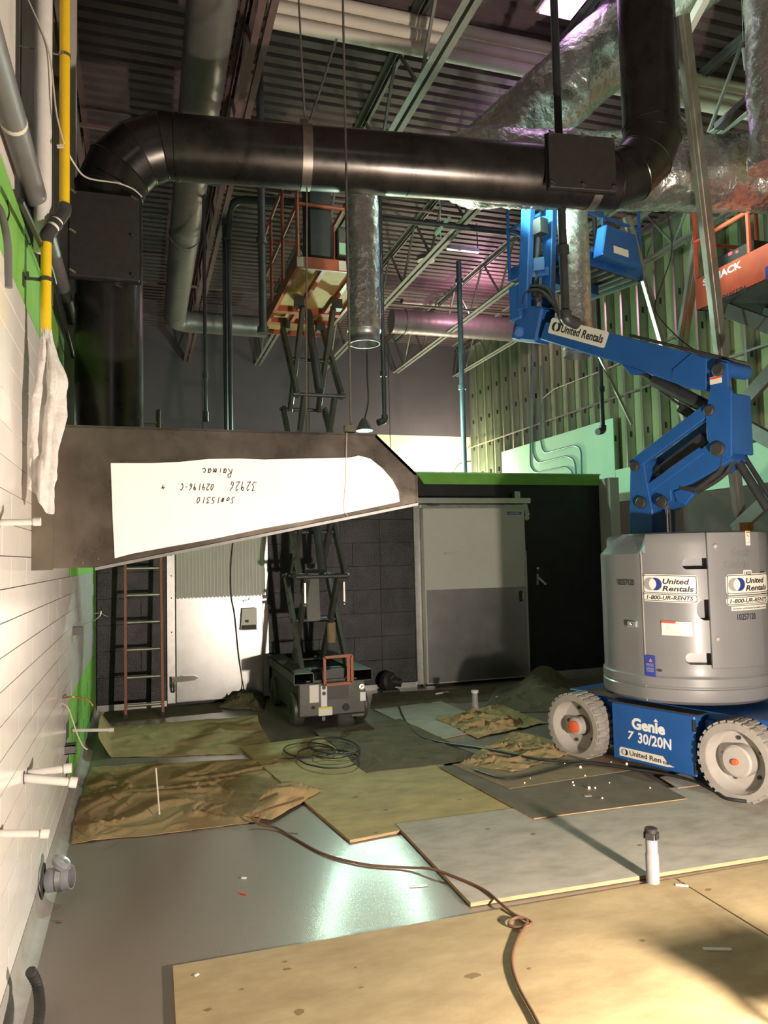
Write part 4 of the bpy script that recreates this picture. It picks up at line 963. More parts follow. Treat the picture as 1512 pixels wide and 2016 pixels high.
# chassis
g = M(); g.lohi((-.31, -.50, .075), (.375, .50, .485)); g.lohi((-.84, -.36, .12), (.92, .36, .50)); cho = g.build('chassis', 'genie_blue', boom, bevel=.008, sm=0)
g = M(); g.lohi((-.34, -.50, .485), (.40, .50, .495)); g.build('chassis_top', 'steel_dark', cho, sm=0)
g = M(); g.lohi((.385, -.40, .11), (.45, -.34, .45)); g.build('fender', 'genie_blue', cho, bevel=.006, sm=0)
for z in (.14, .42):
    g = M(); g.bar((.378, -.505, z - .04), (.378, -.505, z + .04), .02, .012); g.build('door_hinge', 'steel_dark', cho, sm=0)
g = M(); g.lohi((-.60, -.42, .50), (-.34, -.2, .53)); g.build('step_plate', 'steel_dark', cho, sm=0)
def gwheel(x, sy):
    c0 = Vector((x, sy * .49, .255)); ax = Vector((0, sy, 0)); r, w = .255, .17
    q = M(); q.lathe([(r * .76, -w / 2), (r * .95, -w / 2), (r * .985, -w / 2 + .02), (r * .985, w / 2 - .02), (r * .95, w / 2), (r * .79, w / 2), (r * .775, w / 2 - .008), (r * .76, -.045), (r * .60, -.05), (r * .3, -.05), (r * .3, -w / 2)], c0, ax, 48, caps=False)
    o = q.build('wheel', 'rubber_grey', boom)
    q = M()
    for k in range(30):
        a = 2 * pi * k / 30; d = Vector((cos(a), 0, sin(a))); tt = Vector((-sin(a), 0, cos(a)))
        Rm = Matrix((tt, Vector((0, 1, 0)), d)).transposed()
        for sd in (-1, 1): q.box(c0 + d * r * .985 + Vector((0, sd * w * .25, 0)) + tt * sd * .006, (.030, w * .46, .014), Rm)
    q.build('tread_lugs', 'rubber_grey', o, sm=0)
    q = M(); q.lathe([(r * .785, w / 2 - .004), (r * .765, w / 2 - .012), (r * .745, -.02), (r * .70, -.035), (r * .30, -.03), (r * .30, -.02)], c0, ax, 40, caps=False); q.build('rim', 'rim_grey', o)
    hr = .40 if x > 0 else .27
    q = M(); q.lathe([(r * hr, -.04), (r * hr, .055), (r * (hr - .05), .065), (0, .065)], c0, ax, 28); q.build('hub', 'rim_grey', o)
    q = M(); rr_ = (.045 if x < 0 else .02); q.lathe([(rr_, .06), (rr_, .085), (rr_ * .8, .09), (0, .09)], c0, ax, 18); q.build('hub_cap', 'orange_cap', o)
    for k in range(5):
        a = 2 * pi * k / 5 + .5; q = M(); p = c0 + Vector((cos(a) * r * .53, 0, sin(a) * r * .53)) - ax * .032
        q.lathe([(0, 0), (.013, 0), (.013, .014), (0, .014)], p, ax, 8); q.build('lug_nut', 'steel_dark', o)
for x in (-.63, .69):
    for sy in (-1, 1): gwheel(x, sy)
# turret
TR = .60
prof = [(.30, .545), (.56, .545), (.60, .57), (.606, .60), (.606, .65), (.598, .658), (.598, .664), (.604, .672), (.604, .725), (.594, .737)]
prof += [(.592, .745 + .06 * k) for k in range(16)] + [(.590, 1.70), (.58, 1.722), (.56, 1.73), (.45, 1.735), (.3, 1.735)]
g = M(); g.lathe(prof, (0, 0, 0), (0, 0, 1), 72)
THC = None
def chit0(px, py, R=TR):
    v = ray(px, py); e = EYE - GO; A = v.x ** 2 + v.y ** 2; Bq = 2 * (e.x * v.x + e.y * v.y); Cq = e.x ** 2 + e.y ** 2 - R * R
    t = (-Bq - sqrt(max(0, Bq * Bq - 4 * A * Cq))) / (2 * A); q = loc(EYE + v * t); return atan2(q.y, q.x)
THC = chit0(1263, 1250); THL = chit0(1218, 1250) - .12
if THC < THL: THC += 2 * pi
def Rf(th):                                        # plan of the turret: round with one flat facet on its left front
    while th < THL - 2.5: th += 2 * pi
    while th > THL + 2 * pi - 2.5: th -= 2 * pi
    if THL < th < THC:
        mid = (THL + THC) / 2; hf = (THC - THL) / 2; return cos(hf) / cos(th - mid)
    return 1.0
for v in g.v:
    th = atan2(v.y, v.x); k = Rf(th)
    if hypot(v.x, v.y) > .5: v.x *= k; v.y *= k
    t_ = th
    while t_ < THL - 2.5: t_ += 2 * pi
    while t_ > THL + 2 * pi - 2.5: t_ -= 2 * pi
    if THL - .9 < t_ < THC and v.z > 1.60 and hypot(v.x, v.y) > .44:
        r0 = hypot(v.x, v.y); r1 = max(.43, r0 - (v.z - 1.60) * 1.15); v.x *= r1 / r0; v.y *= r1 / r0
tur = g.build('turret_cover', 'genie_grey', boom, sm=30)
def chit(px, py, R=TR):
    v = ray(px, py); e = EYE - GO; A = v.x ** 2 + v.y ** 2; Bq = 2 * (e.x * v.x + e.y * v.y); Cq = e.x ** 2 + e.y ** 2 - R * R
    D = max(0, Bq * Bq - 4 * A * Cq); t = (-Bq - sqrt(D)) / (2 * A); q = loc(EYE + v * t); return atan2(q.y, q.x), q.z
def cyl(th, z, r): r = r * Rf(th); return Vector((cos(th) * r, sin(th) * r, z))
# cooling slots cut into the cover
cut = M()
for x0, x1, yy0, yy1 in ((1343, 1412, 1098, 1121), (1373, 1412, 1180, 1222), (1350, 1414, 1286, 1309)):
    ta, za = chit(x0, yy1); tb, zb2 = chit(x1, yy0)
    h = abs(zb2 - za); w = abs(tb - ta) * TR; poly = rrect(w, h, min(w, h) * .45, 5); P = []
    lo = min(za, zb2); k = len(poly)
    A = [cyl(ta + (p[0] / TR) * (1 if tb > ta else -1), lo + p[1], .66) for p in poly] + [cyl(ta + (p[0] / TR) * (1 if tb > ta else -1), lo + p[1], .50) for p in poly]
    cut.add(A, [tuple(range(k - 1, -1, -1)), tuple(range(k, 2 * k))] + [(a, (a + 1) % k, k + (a + 1) % k, k + a) for a in range(k)])
co = cut.build('slot_cutter', 'box_black', boom, sm=0)
md = tur.modifiers.new('slots', 'BOOLEAN'); md.object = co; md.operation = 'DIFFERENCE'; md.solver = 'EXACT'
bpy.context.view_layer.update()
dg = bpy.context.evaluated_depsgraph_get(); me = bpy.data.meshes.new_from_object(tur.evaluated_get(dg))
tur.modifiers.clear(); tur.data = me; me.materials.clear(); me.materials.append(MT['genie_grey'])
bpy.data.objects.remove(co)
def cylpanel(name, th0, th1, z0, z1, r0, r1, m, par, n=14, bevel=0):
    q = M(); q.grid(lambda u, v: cyl(th0 + (th1 - th0) * u, z0 + (z1 - z0) * v, r1), n, 1)
    q.grid(lambda u, v: cyl(th0 + (th1 - th0) * u, z0 + (z1 - z0) * v, r0), n, 1)
    w = n + 1; k = 2 * w
    for a in range(n): q.f.append([a, a + 1, k + a + 1, k + a]); q.i.append(0); q.f.append([w + a, w + a + 1, k + w + a + 1, k + w + a]); q.i.append(0)
    for a in (0, n): q.f.append([a, w + a, k + w + a, k + a]); q.i.append(0)
    return q.build(name, m, par, bevel=bevel)
td0, zd0 = chit(1404, 1340, .61); td1, _ = chit(1500, 1200, .61)
_, zdt = chit(1404, 1044, .61)
door = cylpanel('turret_door', td0, td1, .80, 1.722, .585, .612, 'genie_grey', boom, 16, .004)
ts, zs = chit(1266, 1200)
cylpanel('cover_seam', ts - .004, ts + .004, .56, 1.60, .59, .597 + .004, 'rim_grey', tur, 2)
for px, py in ((1408, 1075), (1413, 1258)):
    th, z = chit(px, py, .615); q = M(); q.ball(cyl(th, z, .612), .017, 10); q.build('bolt', 'rim_grey', boom)
# stickers on the turret
def cmap(th0, z0, sl, r): return lambda x, y: cyl(th0 + (x) / TR, z0 + y + sl * x, r)
def csticker(name, par, p00, w, h, sl, r, m='sticker', rad=.02, border=None):
    th, z = chit(*p00, r); f = cmap(th, z, sl, r + .0016)
    q = M(); n = 12; poly = rrect(w, h, rad, 4) if rad else [(0, 0), (w, 0), (w, h), (0, h)]
    # strip the rounded rectangle into columns so that it follows the curve
    cols = [w * k / 24 for k in range(25)]
    def yr(x):
        d = max(0, rad - x, x - (w - rad)); e = rad - sqrt(max(0, rad * rad - d * d)) if rad else 0
        return e, h - e
    vs = []; fs = []
    for k, x in enumerate(cols):
        a, e = yr(x); vs += [f(x, a), f(x, e)]
        if k: fs.append((2 * k - 2, 2 * k, 2 * k + 1, 2 * k - 1))
    q.add(vs, fs); o = q.build(name, m, par, sm=60, fixn=False)
    if border:
        q = M()
        for ins, in ((border,),):
            A = dense(rrect(w - 2 * ins, h - 2 * ins, max(.004, rad - ins), 5)); Bp = [(w / 2 + (p[0] + ins - w / 2) * (1 - .009 / w), h / 2 + (p[1] + ins - h / 2) * (1 - .009 / h)) for p in A]
            A = [(p[0] + ins, p[1] + ins) for p in A]; g2 = cmap(th, z, sl, r + .003); k = len(A)
            q.add([g2(*p) for p in A] + [g2(*p) for p in Bp], [(a, (a + 1) % k, k + (a + 1) % k, k + a) for a in range(k)])
        q.build('border_line', 'ink', o, sm=0, fixn=False)
    return o, cmap(th, z, sl, r + .0035), w, h
def ctext(o, f, txt, x, y, w, h, m='ink', name='lettering', **kw):
    vv, ff = text_fit(txt, w, h, **kw); q = M(); q.add([f(x + v[0], y + v[1]) for v in vv], ff); return q.build(name, m, o, sm=0, fixn=False)
def emblem(o, f, cx, cy, r, dark='logo_blue', g0='logo_grey', lens='sticker', name='emblem'):
    q = M(); d = r * .42; n = 28
    def disc(x0, i, lift):
        q.add([f(x0 + cos(2 * pi * k / n) * r, cy + sin(2 * pi * k / n) * r) + lift for k in range(n)], [tuple(range(n))], i)
    a0 = math.acos(d / r)
    L = []
    for k in range(15):                               # left crescent: circle at cx-d minus circle at cx+d
        t = a0 + (2 * pi - 2 * a0) * k / 14; L.append((cx - d + cos(t) * r, cy + sin(t) * r))
    for k in range(15):
        t = (pi + a0) - 2 * a0 * k / 14; L.append((cx + d + cos(t) * r, cy + sin(t) * r))
    Rr = [(2 * cx - p[0], p[1]) for p in L]
    q.add([f(*p) for p in L], [tuple(range(len(L)))], 0); q.add([f(*p) for p in Rr], [tuple(range(len(Rr)))], 1)
    return q.build(name, [g0, dark], o, sm=0, fixn=False)
def rental(par, p00, w, h, sl, r, lab):
    o, f, w, h = csticker('rental_sticker', par, p00, w, h, sl, r, rad=.02, border=.007); plabel(o, lab)
    emblem(o, f, w * .2, h * .5, h * .32)
    ctext(o, f, 'United', w * .385, h * .52, w * .47, h * .27, bold=.025, shear=.22)
    ctext(o, f, 'Rentals', w * .375, h * .16, w * .55, h * .27, bold=.025, shear=.22)
    return o
thA, zA = chit(1267, 1174); thB, zB_ = chit(1374, 1132)
wA = abs(thB - thA) * TR
rental(tur, (1266, 1168), wA, .138, -.035, TR, 'white rental sticker with two crescents')
o, f, w, h = csticker('phone_sticker', tur, (1266, 1183), wA, .060, -.035, TR, rad=.018, border=.006); ctext(o, f, '1-800-UR-RENTS', .03, .016, wA - .06, .029, bold=.02, shear=.22)
RD = .614
thA, _ = chit(1430, 1170, RD); thB, _ = chit(1509, 1170, RD); wB = abs(thB - thA) * RD
rental(boom, (1430, 1172), wB * 1.03, .140, .012, RD, 'white rental sticker on the turret door')
o, f, w, h = csticker('phone_sticker', boom, (1430, 1193), wB * 1.03, .062, .012, RD, rad=.018, border=.006); ctext(o, f, '1-800-UR-RENTS', .025, .016, wB * 1.03 - .05, .029, bold=.02, shear=.22)
o, f, w, h = csticker('web_sticker', boom, (1440, 1203), wB * .84, .03, .012, RD, rad=0); ctext(o, f, 'www.unitedrentals.com', .008, .008, wB * .84 - .016, .014, bold=.01)
o, f, w, h = csticker('small_rental_sticker', boom, (1463, 1134), .075, .040, .0, RD, rad=.006); emblem(o, f, .018, .02, .010); ctext(o, f, 'United', .034, .021, .032, .011, bold=.02); ctext(o, f, 'Rentals', .034, .007, .034, .011, bold=.02)
th, z = chit(1452, 1221, RD); f = cmap(th, z, 0, RD + .001); ctext(boom, f, '10257120', 0, 0, .155, .042, bold=.015, name='stencil_number')
th, z = chit(1217, 1152, TR); f = cmap(th, z, 0, TR + .0005); ctext(tur, f, '10257120', -.02, 0, .165, .042, bold=.015, name='stencil_number')
th, z = chit(1442, 1097, RD); f = cmap(th, z, .0, RD + .0012); ctext(boom, f, 'Genie', 0, 0, .15, .065, m='genie_grey', bold=.03, name='raised_lettering')
th, z = chit(1424, 1121, RD); f = cmap(th, z, .0, RD + .0012); ctext(boom, f, 'Z-30/20N', 0, 0, .2, .05, m='genie_grey', bold=.02, name='raised_lettering')
o, f, w, h = csticker('safety_label', tur, (1303, 1250), .20, .098, -.03, TR, rad=0)
q = M(); q.add([f(*p) for p in ((.0, .083), (.095, .083), (.095, .098), (.0, .098))], [(0, 1, 2, 3)]); q.build('red_strip', 'red_ink', o, sm=0, fixn=False)
q = M()
for (x0, y0), (x1, y1) in (((.035, .04), (.04, .07)), ((.045, .072), (.06, .045)), ((.055, .045), (.07, .04)), ((.12, .08), (.16, .05)), ((.02, .02), (.09, .02)), ((.02, .012), (.09, .012)), ((.11, .03), (.18, .03)), ((.11, .02), (.18, .02)), ((.11, .01), (.16, .01))):
    q.bar(f(x0, y0), f(x1, y1), .002, .0006)
q.build('diagram_lines', 'logo_grey', o, sm=0)
o, f, w, h = csticker('info_label', tur, (1271, 1330), .075, .145, -.03, TR, m='info_blue', rad=0)
q = M(); q.add([f(*p) for p in ((.03, .1), (.058, .1), (.044, .128))], [(0, 1, 2)]); q.build('warning_triangle', 'warn_orange', o, sm=0, fixn=False)
q = M()
for y in (.085, .078, .07, .055, .048, .04, .032): q.add([f(.01, y), f(.065, y), f(.065, y + .003), f(.01, y + .003)], [(0, 1, 2, 3)])
q.build('text_lines', 'logo_grey', o, sm=0, fixn=False)
o, f, w, h = csticker('caution_label', boom, (1468, 1074), .042, .10, .0, RD, rad=0)
q = M(); q.add([f(*p) for p in ((.003, .085), (.039, .085), (.039, .096), (.003, .096))], [(0, 1, 2, 3)]); q.build('orange_strip', 'warn_orange', o, sm=0, fixn=False)
q = M(); q.bar(f(.012, .075), f(.026, .06), .006, .0006); q.bar(f(.01, .02), f(.032, .022), .006, .0006); q.build('pictogram', 'ink', o, sm=0)
th, z = chit(1242, 1229); q = M(); q.box(cyl(th, z, TR - .01), (.05, .06, .04)); q.ball(cyl(th + .02, z, TR + .02), .012, 8); q.build('cover_latch', 'chrome', tur, sm=0)
th, z = chit(1301, 1320); q = M(); q.lathe([(0, 0), (.008, 0), (.008, .03), (0, .03)], cyl(th, z, TR - .004), (cos(th), sin(th), 0), 8); q.build('cover_pin', 'steel_dark', tur)
# side writing on the chassis
def ftext(txt, px0, py0, px1, py1, m, par, name='lettering', y0=-.5015, **kw):
    a = GL(px0, py1, y0); e = GL(px1, py1, y0); w = e.x - a.x; e = GL(px0, py0, y0)
    vv, ff = text_fit(txt, w, abs(e.z - a.z), **kw); q = M(); q.add([Vector((a.x + v[0], y0, min(a.z, e.z) + v[1])) for v in vv], ff); return q.build(name, m, par, sm=0)
def prect(px0, px1, zc0, zc1, y0=-.5012):
    pass
ftext('Genie', 1244, 1412, 1309, 1435, 'white_ink', cho, bold=.045)
q = M(); a = GL(1291, 1420, -.5015); q.add([a + Vector((-.02, 0, -.005)), a + Vector((.02, 0, -.005)), a + Vector((0, 0, .018))], [(0, 1, 2)]); q.build('lettering', 'white_ink', cho, sm=0)
ftext('7', 1236, 1438, 1249, 1455, 'white_ink', cho, bold=.03, shear=.2)
ftext('30/20N', 1256, 1442, 1322, 1463, 'white_ink', cho, bold=.03, shear=.05)
a = GL(1220, 1487, -.5012)
b0, b1, wS, hS = a.x, a.z, .46, .066
q = M(); q.prism([(b0, b1), (b0 + .40, b1 - .0), (b0 + wS, b1 + .008), (b0 + wS - .05, b1 + .02), (b0 + wS - .09, b1 + hS), (b0 + .015, b1 + hS), (b0, b1 + hS - .015)], (0, -.5012, 0), EX, EZ, .0008)
o = q.build('rental_strip', 'sticker', cho, sm=0); plabel(o, 'torn white rental strip')
fl_ = lambda x, y: Vector((b0 + x, -.503, b1 + y))
emblem(o, fl_, .045, .033, .022, 'ink')
vv, ff = text_fit('United', .15, .036, bold=.02); q = M(); q.add([fl_(.09 + v[0], .018 + v[1]) for v in vv], ff); q.build('lettering', 'ink', o, sm=0)
vv, ff = text_fit('Ren', .095, .036, bold=.02); q = M(); q.add([fl_(.26 + v[0], .016 + v[1]) for v in vv], ff); q.build('lettering', 'ink', o, sm=0)
vv, ff = text_fit('ta', .05, .022, bold=.02); q = M(); q.add([fl_(.365 + v[0], .014 + v[1]) for v in vv], ff); q.build('lettering', 'ink', o, sm=0)
# mast and arms
S0, S1 = -.15, .15
slab('mast', [(1238, 1070), (1240, 925), (1252, 897), (1266, 905), (1275, 960), (1284, 1003), (1284, 1070)], S0, S1, 'genie_blue')
lo_ = slab('lower_arm', [(1273, 965), (1400, 868), (1432, 882), (1440, 905), (1410, 925), (1347, 958), (1320, 966), (1322, 985), (1300, 1003), (1280, 999)], S0 + .03, S1 - .03, 'genie_blue')
slab('lower_arm_plate', [(1270, 955), (1376, 880), (1386, 892), (1276, 972)], S0 + .02, S0 + .035, 'genie_blue', lo_)
slab('cylinder_bracket', [(1325, 968), (1350, 957), (1366, 972), (1348, 995), (1332, 990)], S0 + .05, S0 + .09, 'genie_blue', lo_)
g = M(); a = GL(1246, 918, -.13); e = GL(1396, 806, -.13)
g.bar(a, e, .05, .095, (0, 0, 1)); up = g.build('tie_link', 'genie_blue', boom, bevel=.006, sm=0)
g = M(); g.bar(a + Vector((0, .26, 0)), e + Vector((0, .26, 0)), .05, .095); g.build('tie_link', 'genie_blue', boom, bevel=.006, sm=0)
g = M(); a = GL(1300, 935, 0.02); e = GL(1395, 862, .02); g.bar(a, e, .12, .09); g.ball(GL(1300, 932, .0), .07, 12); g.build('lower_cylinder', 'black_pipe', boom)
# knuckle riser box with an open window at the top
kp_ = [(1405, 722), (1417, 712), (1432, 714), (1434, 760), (1440, 770), (1440, 898), (1428, 903), (1410, 893), (1391, 866), (1389, 822), (1393, 790)]
def y_px(px, py, x0):
    v = ray(px, py); e = EYE - GO; t = (x0 - e.dot(ga)) / v.dot(ga); return loc(EYE + v * t)
KX = GL(1433, 780, -.17).x
kz0, kz1 = GL(1430, 898, -.17).z, GL(1420, 714, -.17).z
yR = y_px(1480, 800, KX).y
kn = slab('knuckle', kp_, -.17, -.14, 'genie_blue')
slab('knuckle_side', kp_, yR - .03, yR, 'genie_blue', kn)
g = M(); zw = GL(1437, 770, -.17).z; g.lohi((KX - .03, -.165, kz0 + .02), (KX, yR - .005, zw)); g.build('knuckle_plate', 'genie_blue', kn, bevel=.006, sm=0)
g = M(); p = GL(1416, 722, -.17); g.tube([(p.x + .02, -.15, p.z - .01), (p.x + .02, yR - .01, p.z - .01)], .055, 16); g.build('knuckle_tube', 'genie_blue', kn)
for px, py, r in ((1414, 728, .035), (1413, 884, .04), (1249, 918, .03), (1396, 808, .03), (1262, 990, .035), (1303, 989, .035)):
    q = M(); p = GL(px, py, -.18); q.lathe([(r * 1.3, 0), (r * 1.3, .02), (r, .025), (r, .03), (0, .03)], p + Vector((0, .012, 0)), (0, -1, 0), 18); q.build('pivot_pin', 'steel_dark', boom)
q = M(); a = GL(1398, 758, -.171); e = GL(1421, 738, -.171); q.lohi((a.x, -.1725, a.z), (e.x, -.1715, e.z)); o = q.build('caution_label', 'sticker', kn, sm=0)
q = M(); q.lohi((a.x, -.1735, e.z - .018), (e.x, -.1726, e.z - .003)); q.build('red_strip', 'red_ink', o, sm=0)
# upper boom
B0 = -.12
bm_ = slab('upper_boom', [(1062, 668), (1073, 634), (1160, 645), (1300, 680), (1412, 706), (1402, 768), (1392, 770), (1355, 764), (1280, 737), (1225, 718)], B0, .10, 'genie_blue', bevel=.01)
slab('boom_plate', [(1323, 727), (1362, 694), (1391, 706), (1390, 765), (1355, 760), (1323, 745)], B0 - .012, B0, 'genie_blue', bm_)
slab('cylinder_lug', [(1222, 716), (1270, 733), (1250, 738), (1240, 737)], B0 - .0, B0 + .03, 'genie_blue', bm_, .002)
g = M(); a = GL(1262, 735, -.03); e = GL(1392, 802, -.03); m_ = a.lerp(e, .22)
g.tube([m_, e], .052, 16); g.tube([a, m_], .022, 12); q = GL(1300, 770, -.03); r2 = GL(1352, 808, -.03); g.tube(arc_pts([m_.lerp(e, .15) + Vector((0, 0, -.05)), GL(1296, 768, -.03), GL(1343, 800, -.03), GL(1375, 815, -.03)], .03), .011, 8)
g.bar(GL(1340, 803, -.03), GL(1362, 817, -.03), .06, .06)
g.build('lift_cylinder', 'black_pipe', boom)
g = M(); a = GL(1322, 1000, 0); e = GL(1325, 1045, 0); g.tube([(a.x, -.05, 1.72), (a.x + .0, -.05, 2.05)], .022, 12); g.build('chrome_rod', 'chrome', boom)
g = M(); a = GL(1448, 900, .02); e = GL(1512, 1003, .02); g.tube([a, e], .03, 12); g.tube([a + Vector((.03, .07, 0)), e + Vector((.03, .07, 0))], .018, 10); g.build('lower_lift_rod', 'black_pipe', boom)
g = M(); g.tube(spline([GL(1425, 897, -.1), GL(1418, 925, -.1), GL(1395, 945, -.1), GL(1370, 962, -.1), GL(1340, 958, -.1)]), .022, 8); g.tube(spline([GL(1445, 905, -.06), GL(1430, 930, -.06), GL(1405, 950, -.06), GL(1372, 968, -.06)]), .018, 8)
g.build('hydraulic_hose', 'rubber', boom)
g = M(); g.tube(spline([GL(1240, 660, -.1), GL(1330, 682, -.1), GL(1420, 704, -.1), GL(1470, 716, .0)]), .012, 6); g.build('hydraulic_hose', 'rubber', boom)
# lettering sticker on the boom
cA = GL(1078, 655, B0 - .002); cB = GL(1190, 686, B0 - .002); du = (cB - cA).normalized(); dv = Vector((-du.z, 0, du.x))
if dv.z < 0: dv = -dv
wS = (cB - cA).length; hS = .135
fb = lambda x, y: cA + du * x + dv * y + Vector((0, -.001, 0))
q = M(); q.add([fb(*p) for p in rrect(wS, hS, .02)], [tuple(range(20))]); o = q.build('rental_strip', 'sticker', bm_, sm=0); plabel(o, 'cream rental strip with lettering')
fb2 = lambda x, y: fb(x, y) + Vector((0, -.0015, 0))
emblem(o, fb2, .085, hS / 2, .038, 'ink', 'ink')
vv, ff = text_fit('United Rentals', wS - .19, .07, bold=.025, shear=.1); q = M(); q.add([fb2(.15 + v[0], .033 + v[1]) for v in vv], ff); q.build('lettering', 'ink', o, sm=0)
# boom head, jib and platform
g = M(); a = GL(1050, 640, 0); g.box(a, (.34, .20, .32), Matrix.Rotation(radians(18), 3, 'Y')); g.box(GL(1030, 600, -.0), (.16, .24, .34)); g.tube([GL(1022, 655, -.14), GL(1022, 655, .14)], .06, 12)
hd_ = g.build('boom_head', 'genie_blue', boom, bevel=.02, sm=0)
rr = random.Random(8); g = M()
for k in range(9):
    y0 = -.12 + .03 * k; g.tube(spline([GL(1030, 600, y0), GL(1040 + rr.uniform(-4, 4), 570 + rr.uniform(-6, 6), y0), GL(1070 + rr.uniform(-6, 6), 572 + rr.uniform(-8, 6), y0), GL(1095, 605, y0), GL(1108, 640, y0)]), .018, 7)
g.build('hose_bundle', 'rubber', boom)
for px0, px1, y0, nm in ((1030, 1040, -.10, 'jib_arm'), (1077, 1083, .12, 'jib_arm')):
    g = M(); a = GL(px0 + 2, 610 if nm else 0, y0); e = GL(px1, 405, y0); g.bar(a, e, .07, .12, (1, 0, 0)); g.build(nm, 'genie_blue', boom, bevel=.008, sm=0)
g = M(); g.tube([GL(1052, 585, 0), GL(1060, 440, 0)], .035, 12); g.box(GL(1062, 448, -.04), (.12, .1, .14)); g.build('jib_cylinder', 'black_pipe', boom)
for py in (440, 540):
    g = M(); g.bar(GL(1036, py, -.08), GL(1080, py - 5, .1), .05, .08); g.build('jib_cross_plate', 'genie_blue', boom, sm=0)
fz = 4.35
pxa, pxb, pya, pyb = -1.92, -1.20, .20, 1.34
g = M(); g.lohi((pxa, pya, fz), (pxb, pyb, fz + .02)); pfm = g.build('platform_floor', 'steel_dark', boom, sm=0)
for k in range(9):
    g = M(); y = pya + .06 + k * (pyb - pya - .1) / 8; g.lohi((pxa + .02, y, fz - .02), (pxb - .02, y + .045, fz)); g.build('floor_slat', 'galv', pfm, sm=0)
g = M()
for a, e in (((pxa, pya), (pxb, pya)), ((pxb, pya), (pxb, pyb)), ((pxa, pyb), (pxb, pyb)), ((pxa, pya), (pxa, pyb))):
    g.bar((a[0], a[1], fz + .06), (e[0], e[1], fz + .06), .012, .13)
g.build('toe_board', 'genie_blue', boom, sm=0)
for z in (.52, 1.04):
    for a, e in (((pxa, pya), (pxb, pya)), ((pxb, pya), (pxb, pyb)), ((pxa, pyb), (pxb, pyb)), ((pxa, pya), (pxa, pyb))):
        g = M(); g.tube([(a[0], a[1], fz + z), (e[0], e[1], fz + z)], .017, 8); g.build('guard_rail', 'genie_blue', boom)
for x in (pxa, pxb):
    for y in (pya, .77, pyb):
        g = M(); g.tube([(x, y, fz), (x, y, fz + 1.04)], .017, 8); g.build('guard_post', 'genie_blue', boom)
g = M(); g.prism([(.55, .05), (1.15, .05), (1.08, .36), (.63, .36)], (pxb + .03, 0, fz), (0, 1, 0), (0, 0, 1), .12); cbx = g.build('control_box', 'genie_blue', boom, bevel=.01, sm=0)
g = M(); g.lohi((pxb + .151, .72, fz + .1), (pxb + .154, .94, fz + .17)); g.build('rental_strip', 'sticker', cbx, sm=0)
g = M(); g.bar((-1.55, pya, fz - .07), (-1.55, pyb - .3, fz - .07), .1, .1); g.bar((-1.32, -.02, fz - .07), (-1.55, pya + .1, fz - .07), .1, .12); g.build('platform_mount', 'genie_blue', boom)
g = M(); p = GL(1185, 215, .8); w0 = boom.matrix_world
def rag2(u, v):
    a = 2 * pi * u; r = .05 + .04 * v + .02 * sin(3 * a + 4 * v)
    q = GO + ga * (pxb + cos(a) * r * .5) + gbv * (.92 + sin(a) * r) ; return (q.x, q.y, fz + 1.08 - .36 * v + .03 * sin(a * 2))
g = M(); g.grid(rag2, 24, 12); tag(g.build('white_bag', 'rag', sm=80), 'white plastic bag hung on the rail of the boom lift platform', 'bag')
g = M(); p = GO + ga * .3 + gbv * .42; g.lohi((p.x - .035, p.y - .035, 1.74), (p.x + .035, p.y + .035, 1.81)); bc = g.build('beacon', 'warn_orange', None, sm=0)
bc.parent = boom; bc.location = (.3, .40, 1.735); bc.rotation_euler = (0, 0, 0)
# ================================================================== ORANGE SCISSOR LIFT AT THE RIGHT EDGE
SX0, SX1 = 5.0, 5.76; SY0, SY1 = 3.75, 5.76; SZ = 3.86
sk = thing('scissor_lift', 'orange scissor lift at the right edge with its platform raised', 'scissor lift', (5.38, 4.75, 0))
g = M(); g.lohi((SX0 + .05, SY0 + .1, .12), (SX1 - .05, SY1 - .1, .75)); g.build('chassis', 'lift_grey', sk, bevel=.01, sm=0)
for x, sx in ((SX0 + .06, -1), (SX1 - .06, 1)):
    for y in (SY0 + .35, SY1 - .35): wheel(sk, (x, y, .17), (sx, 0, 0), .17, .12)
g = M(); g.lohi((SX0, SY0, SZ), (SX1, SY1, SZ + .035)); g.build('platform_deck', 'steel_dark', sk, sm=0)
g = M(); g.lohi((SX0 - .01, SY0, SZ), (SX0 + .015, SY1, SZ + .29)); sp_ = g.build('platform_side', 'sky_orange', sk, bevel=.004, sm=0)
g = M(); g.lohi((SX1 - .015, SY0, SZ), (SX1 + .01, SY1, SZ + .29)); g.build('platform_side', 'sky_orange', sk, sm=0)
g = M(); g.lohi((SX0, SY1 - .02, SZ), (SX1, SY1 + .005, SZ + .29)); g.build('platform_end', 'sky_orange', sk, sm=0)
def stext(txt, ya, yb2, z, h, m, name='lettering', x=SX0 - .012, **kw):
    vv, ff = text_fit(txt, ya - yb2, h, **kw); q = M(); q.add([(x, ya - v[0], z + v[1]) for v in vv], ff); return q.build(name, m, sp_, sm=0)
pa_ = PX(1384, 568, SX0 - .012); pb_ = PX(1460, 522, SX0 - .012)
stext('SKYJACK', pa_.y, pb_.y, pa_.z - .0, .085, 'white_ink', bold=.04)
pa_ = PX(1418, 590, SX0 - .012); pb_ = PX(1468, 552, SX0 - .012); stext('10605584', pa_.y, pb_.y, pa_.z - .03, .06, 'ink', bold=.015)
p = PX(1507, 540, SX0 - .012); q = M(); q.lohi((SX0 - .012, p.y - .12, p.z - .05), (SX0 - .0105, p.y, p.z + .06)); o = q.build('blue_badge', 'info_blue', sp_, sm=0)
zt = SZ + 1.05
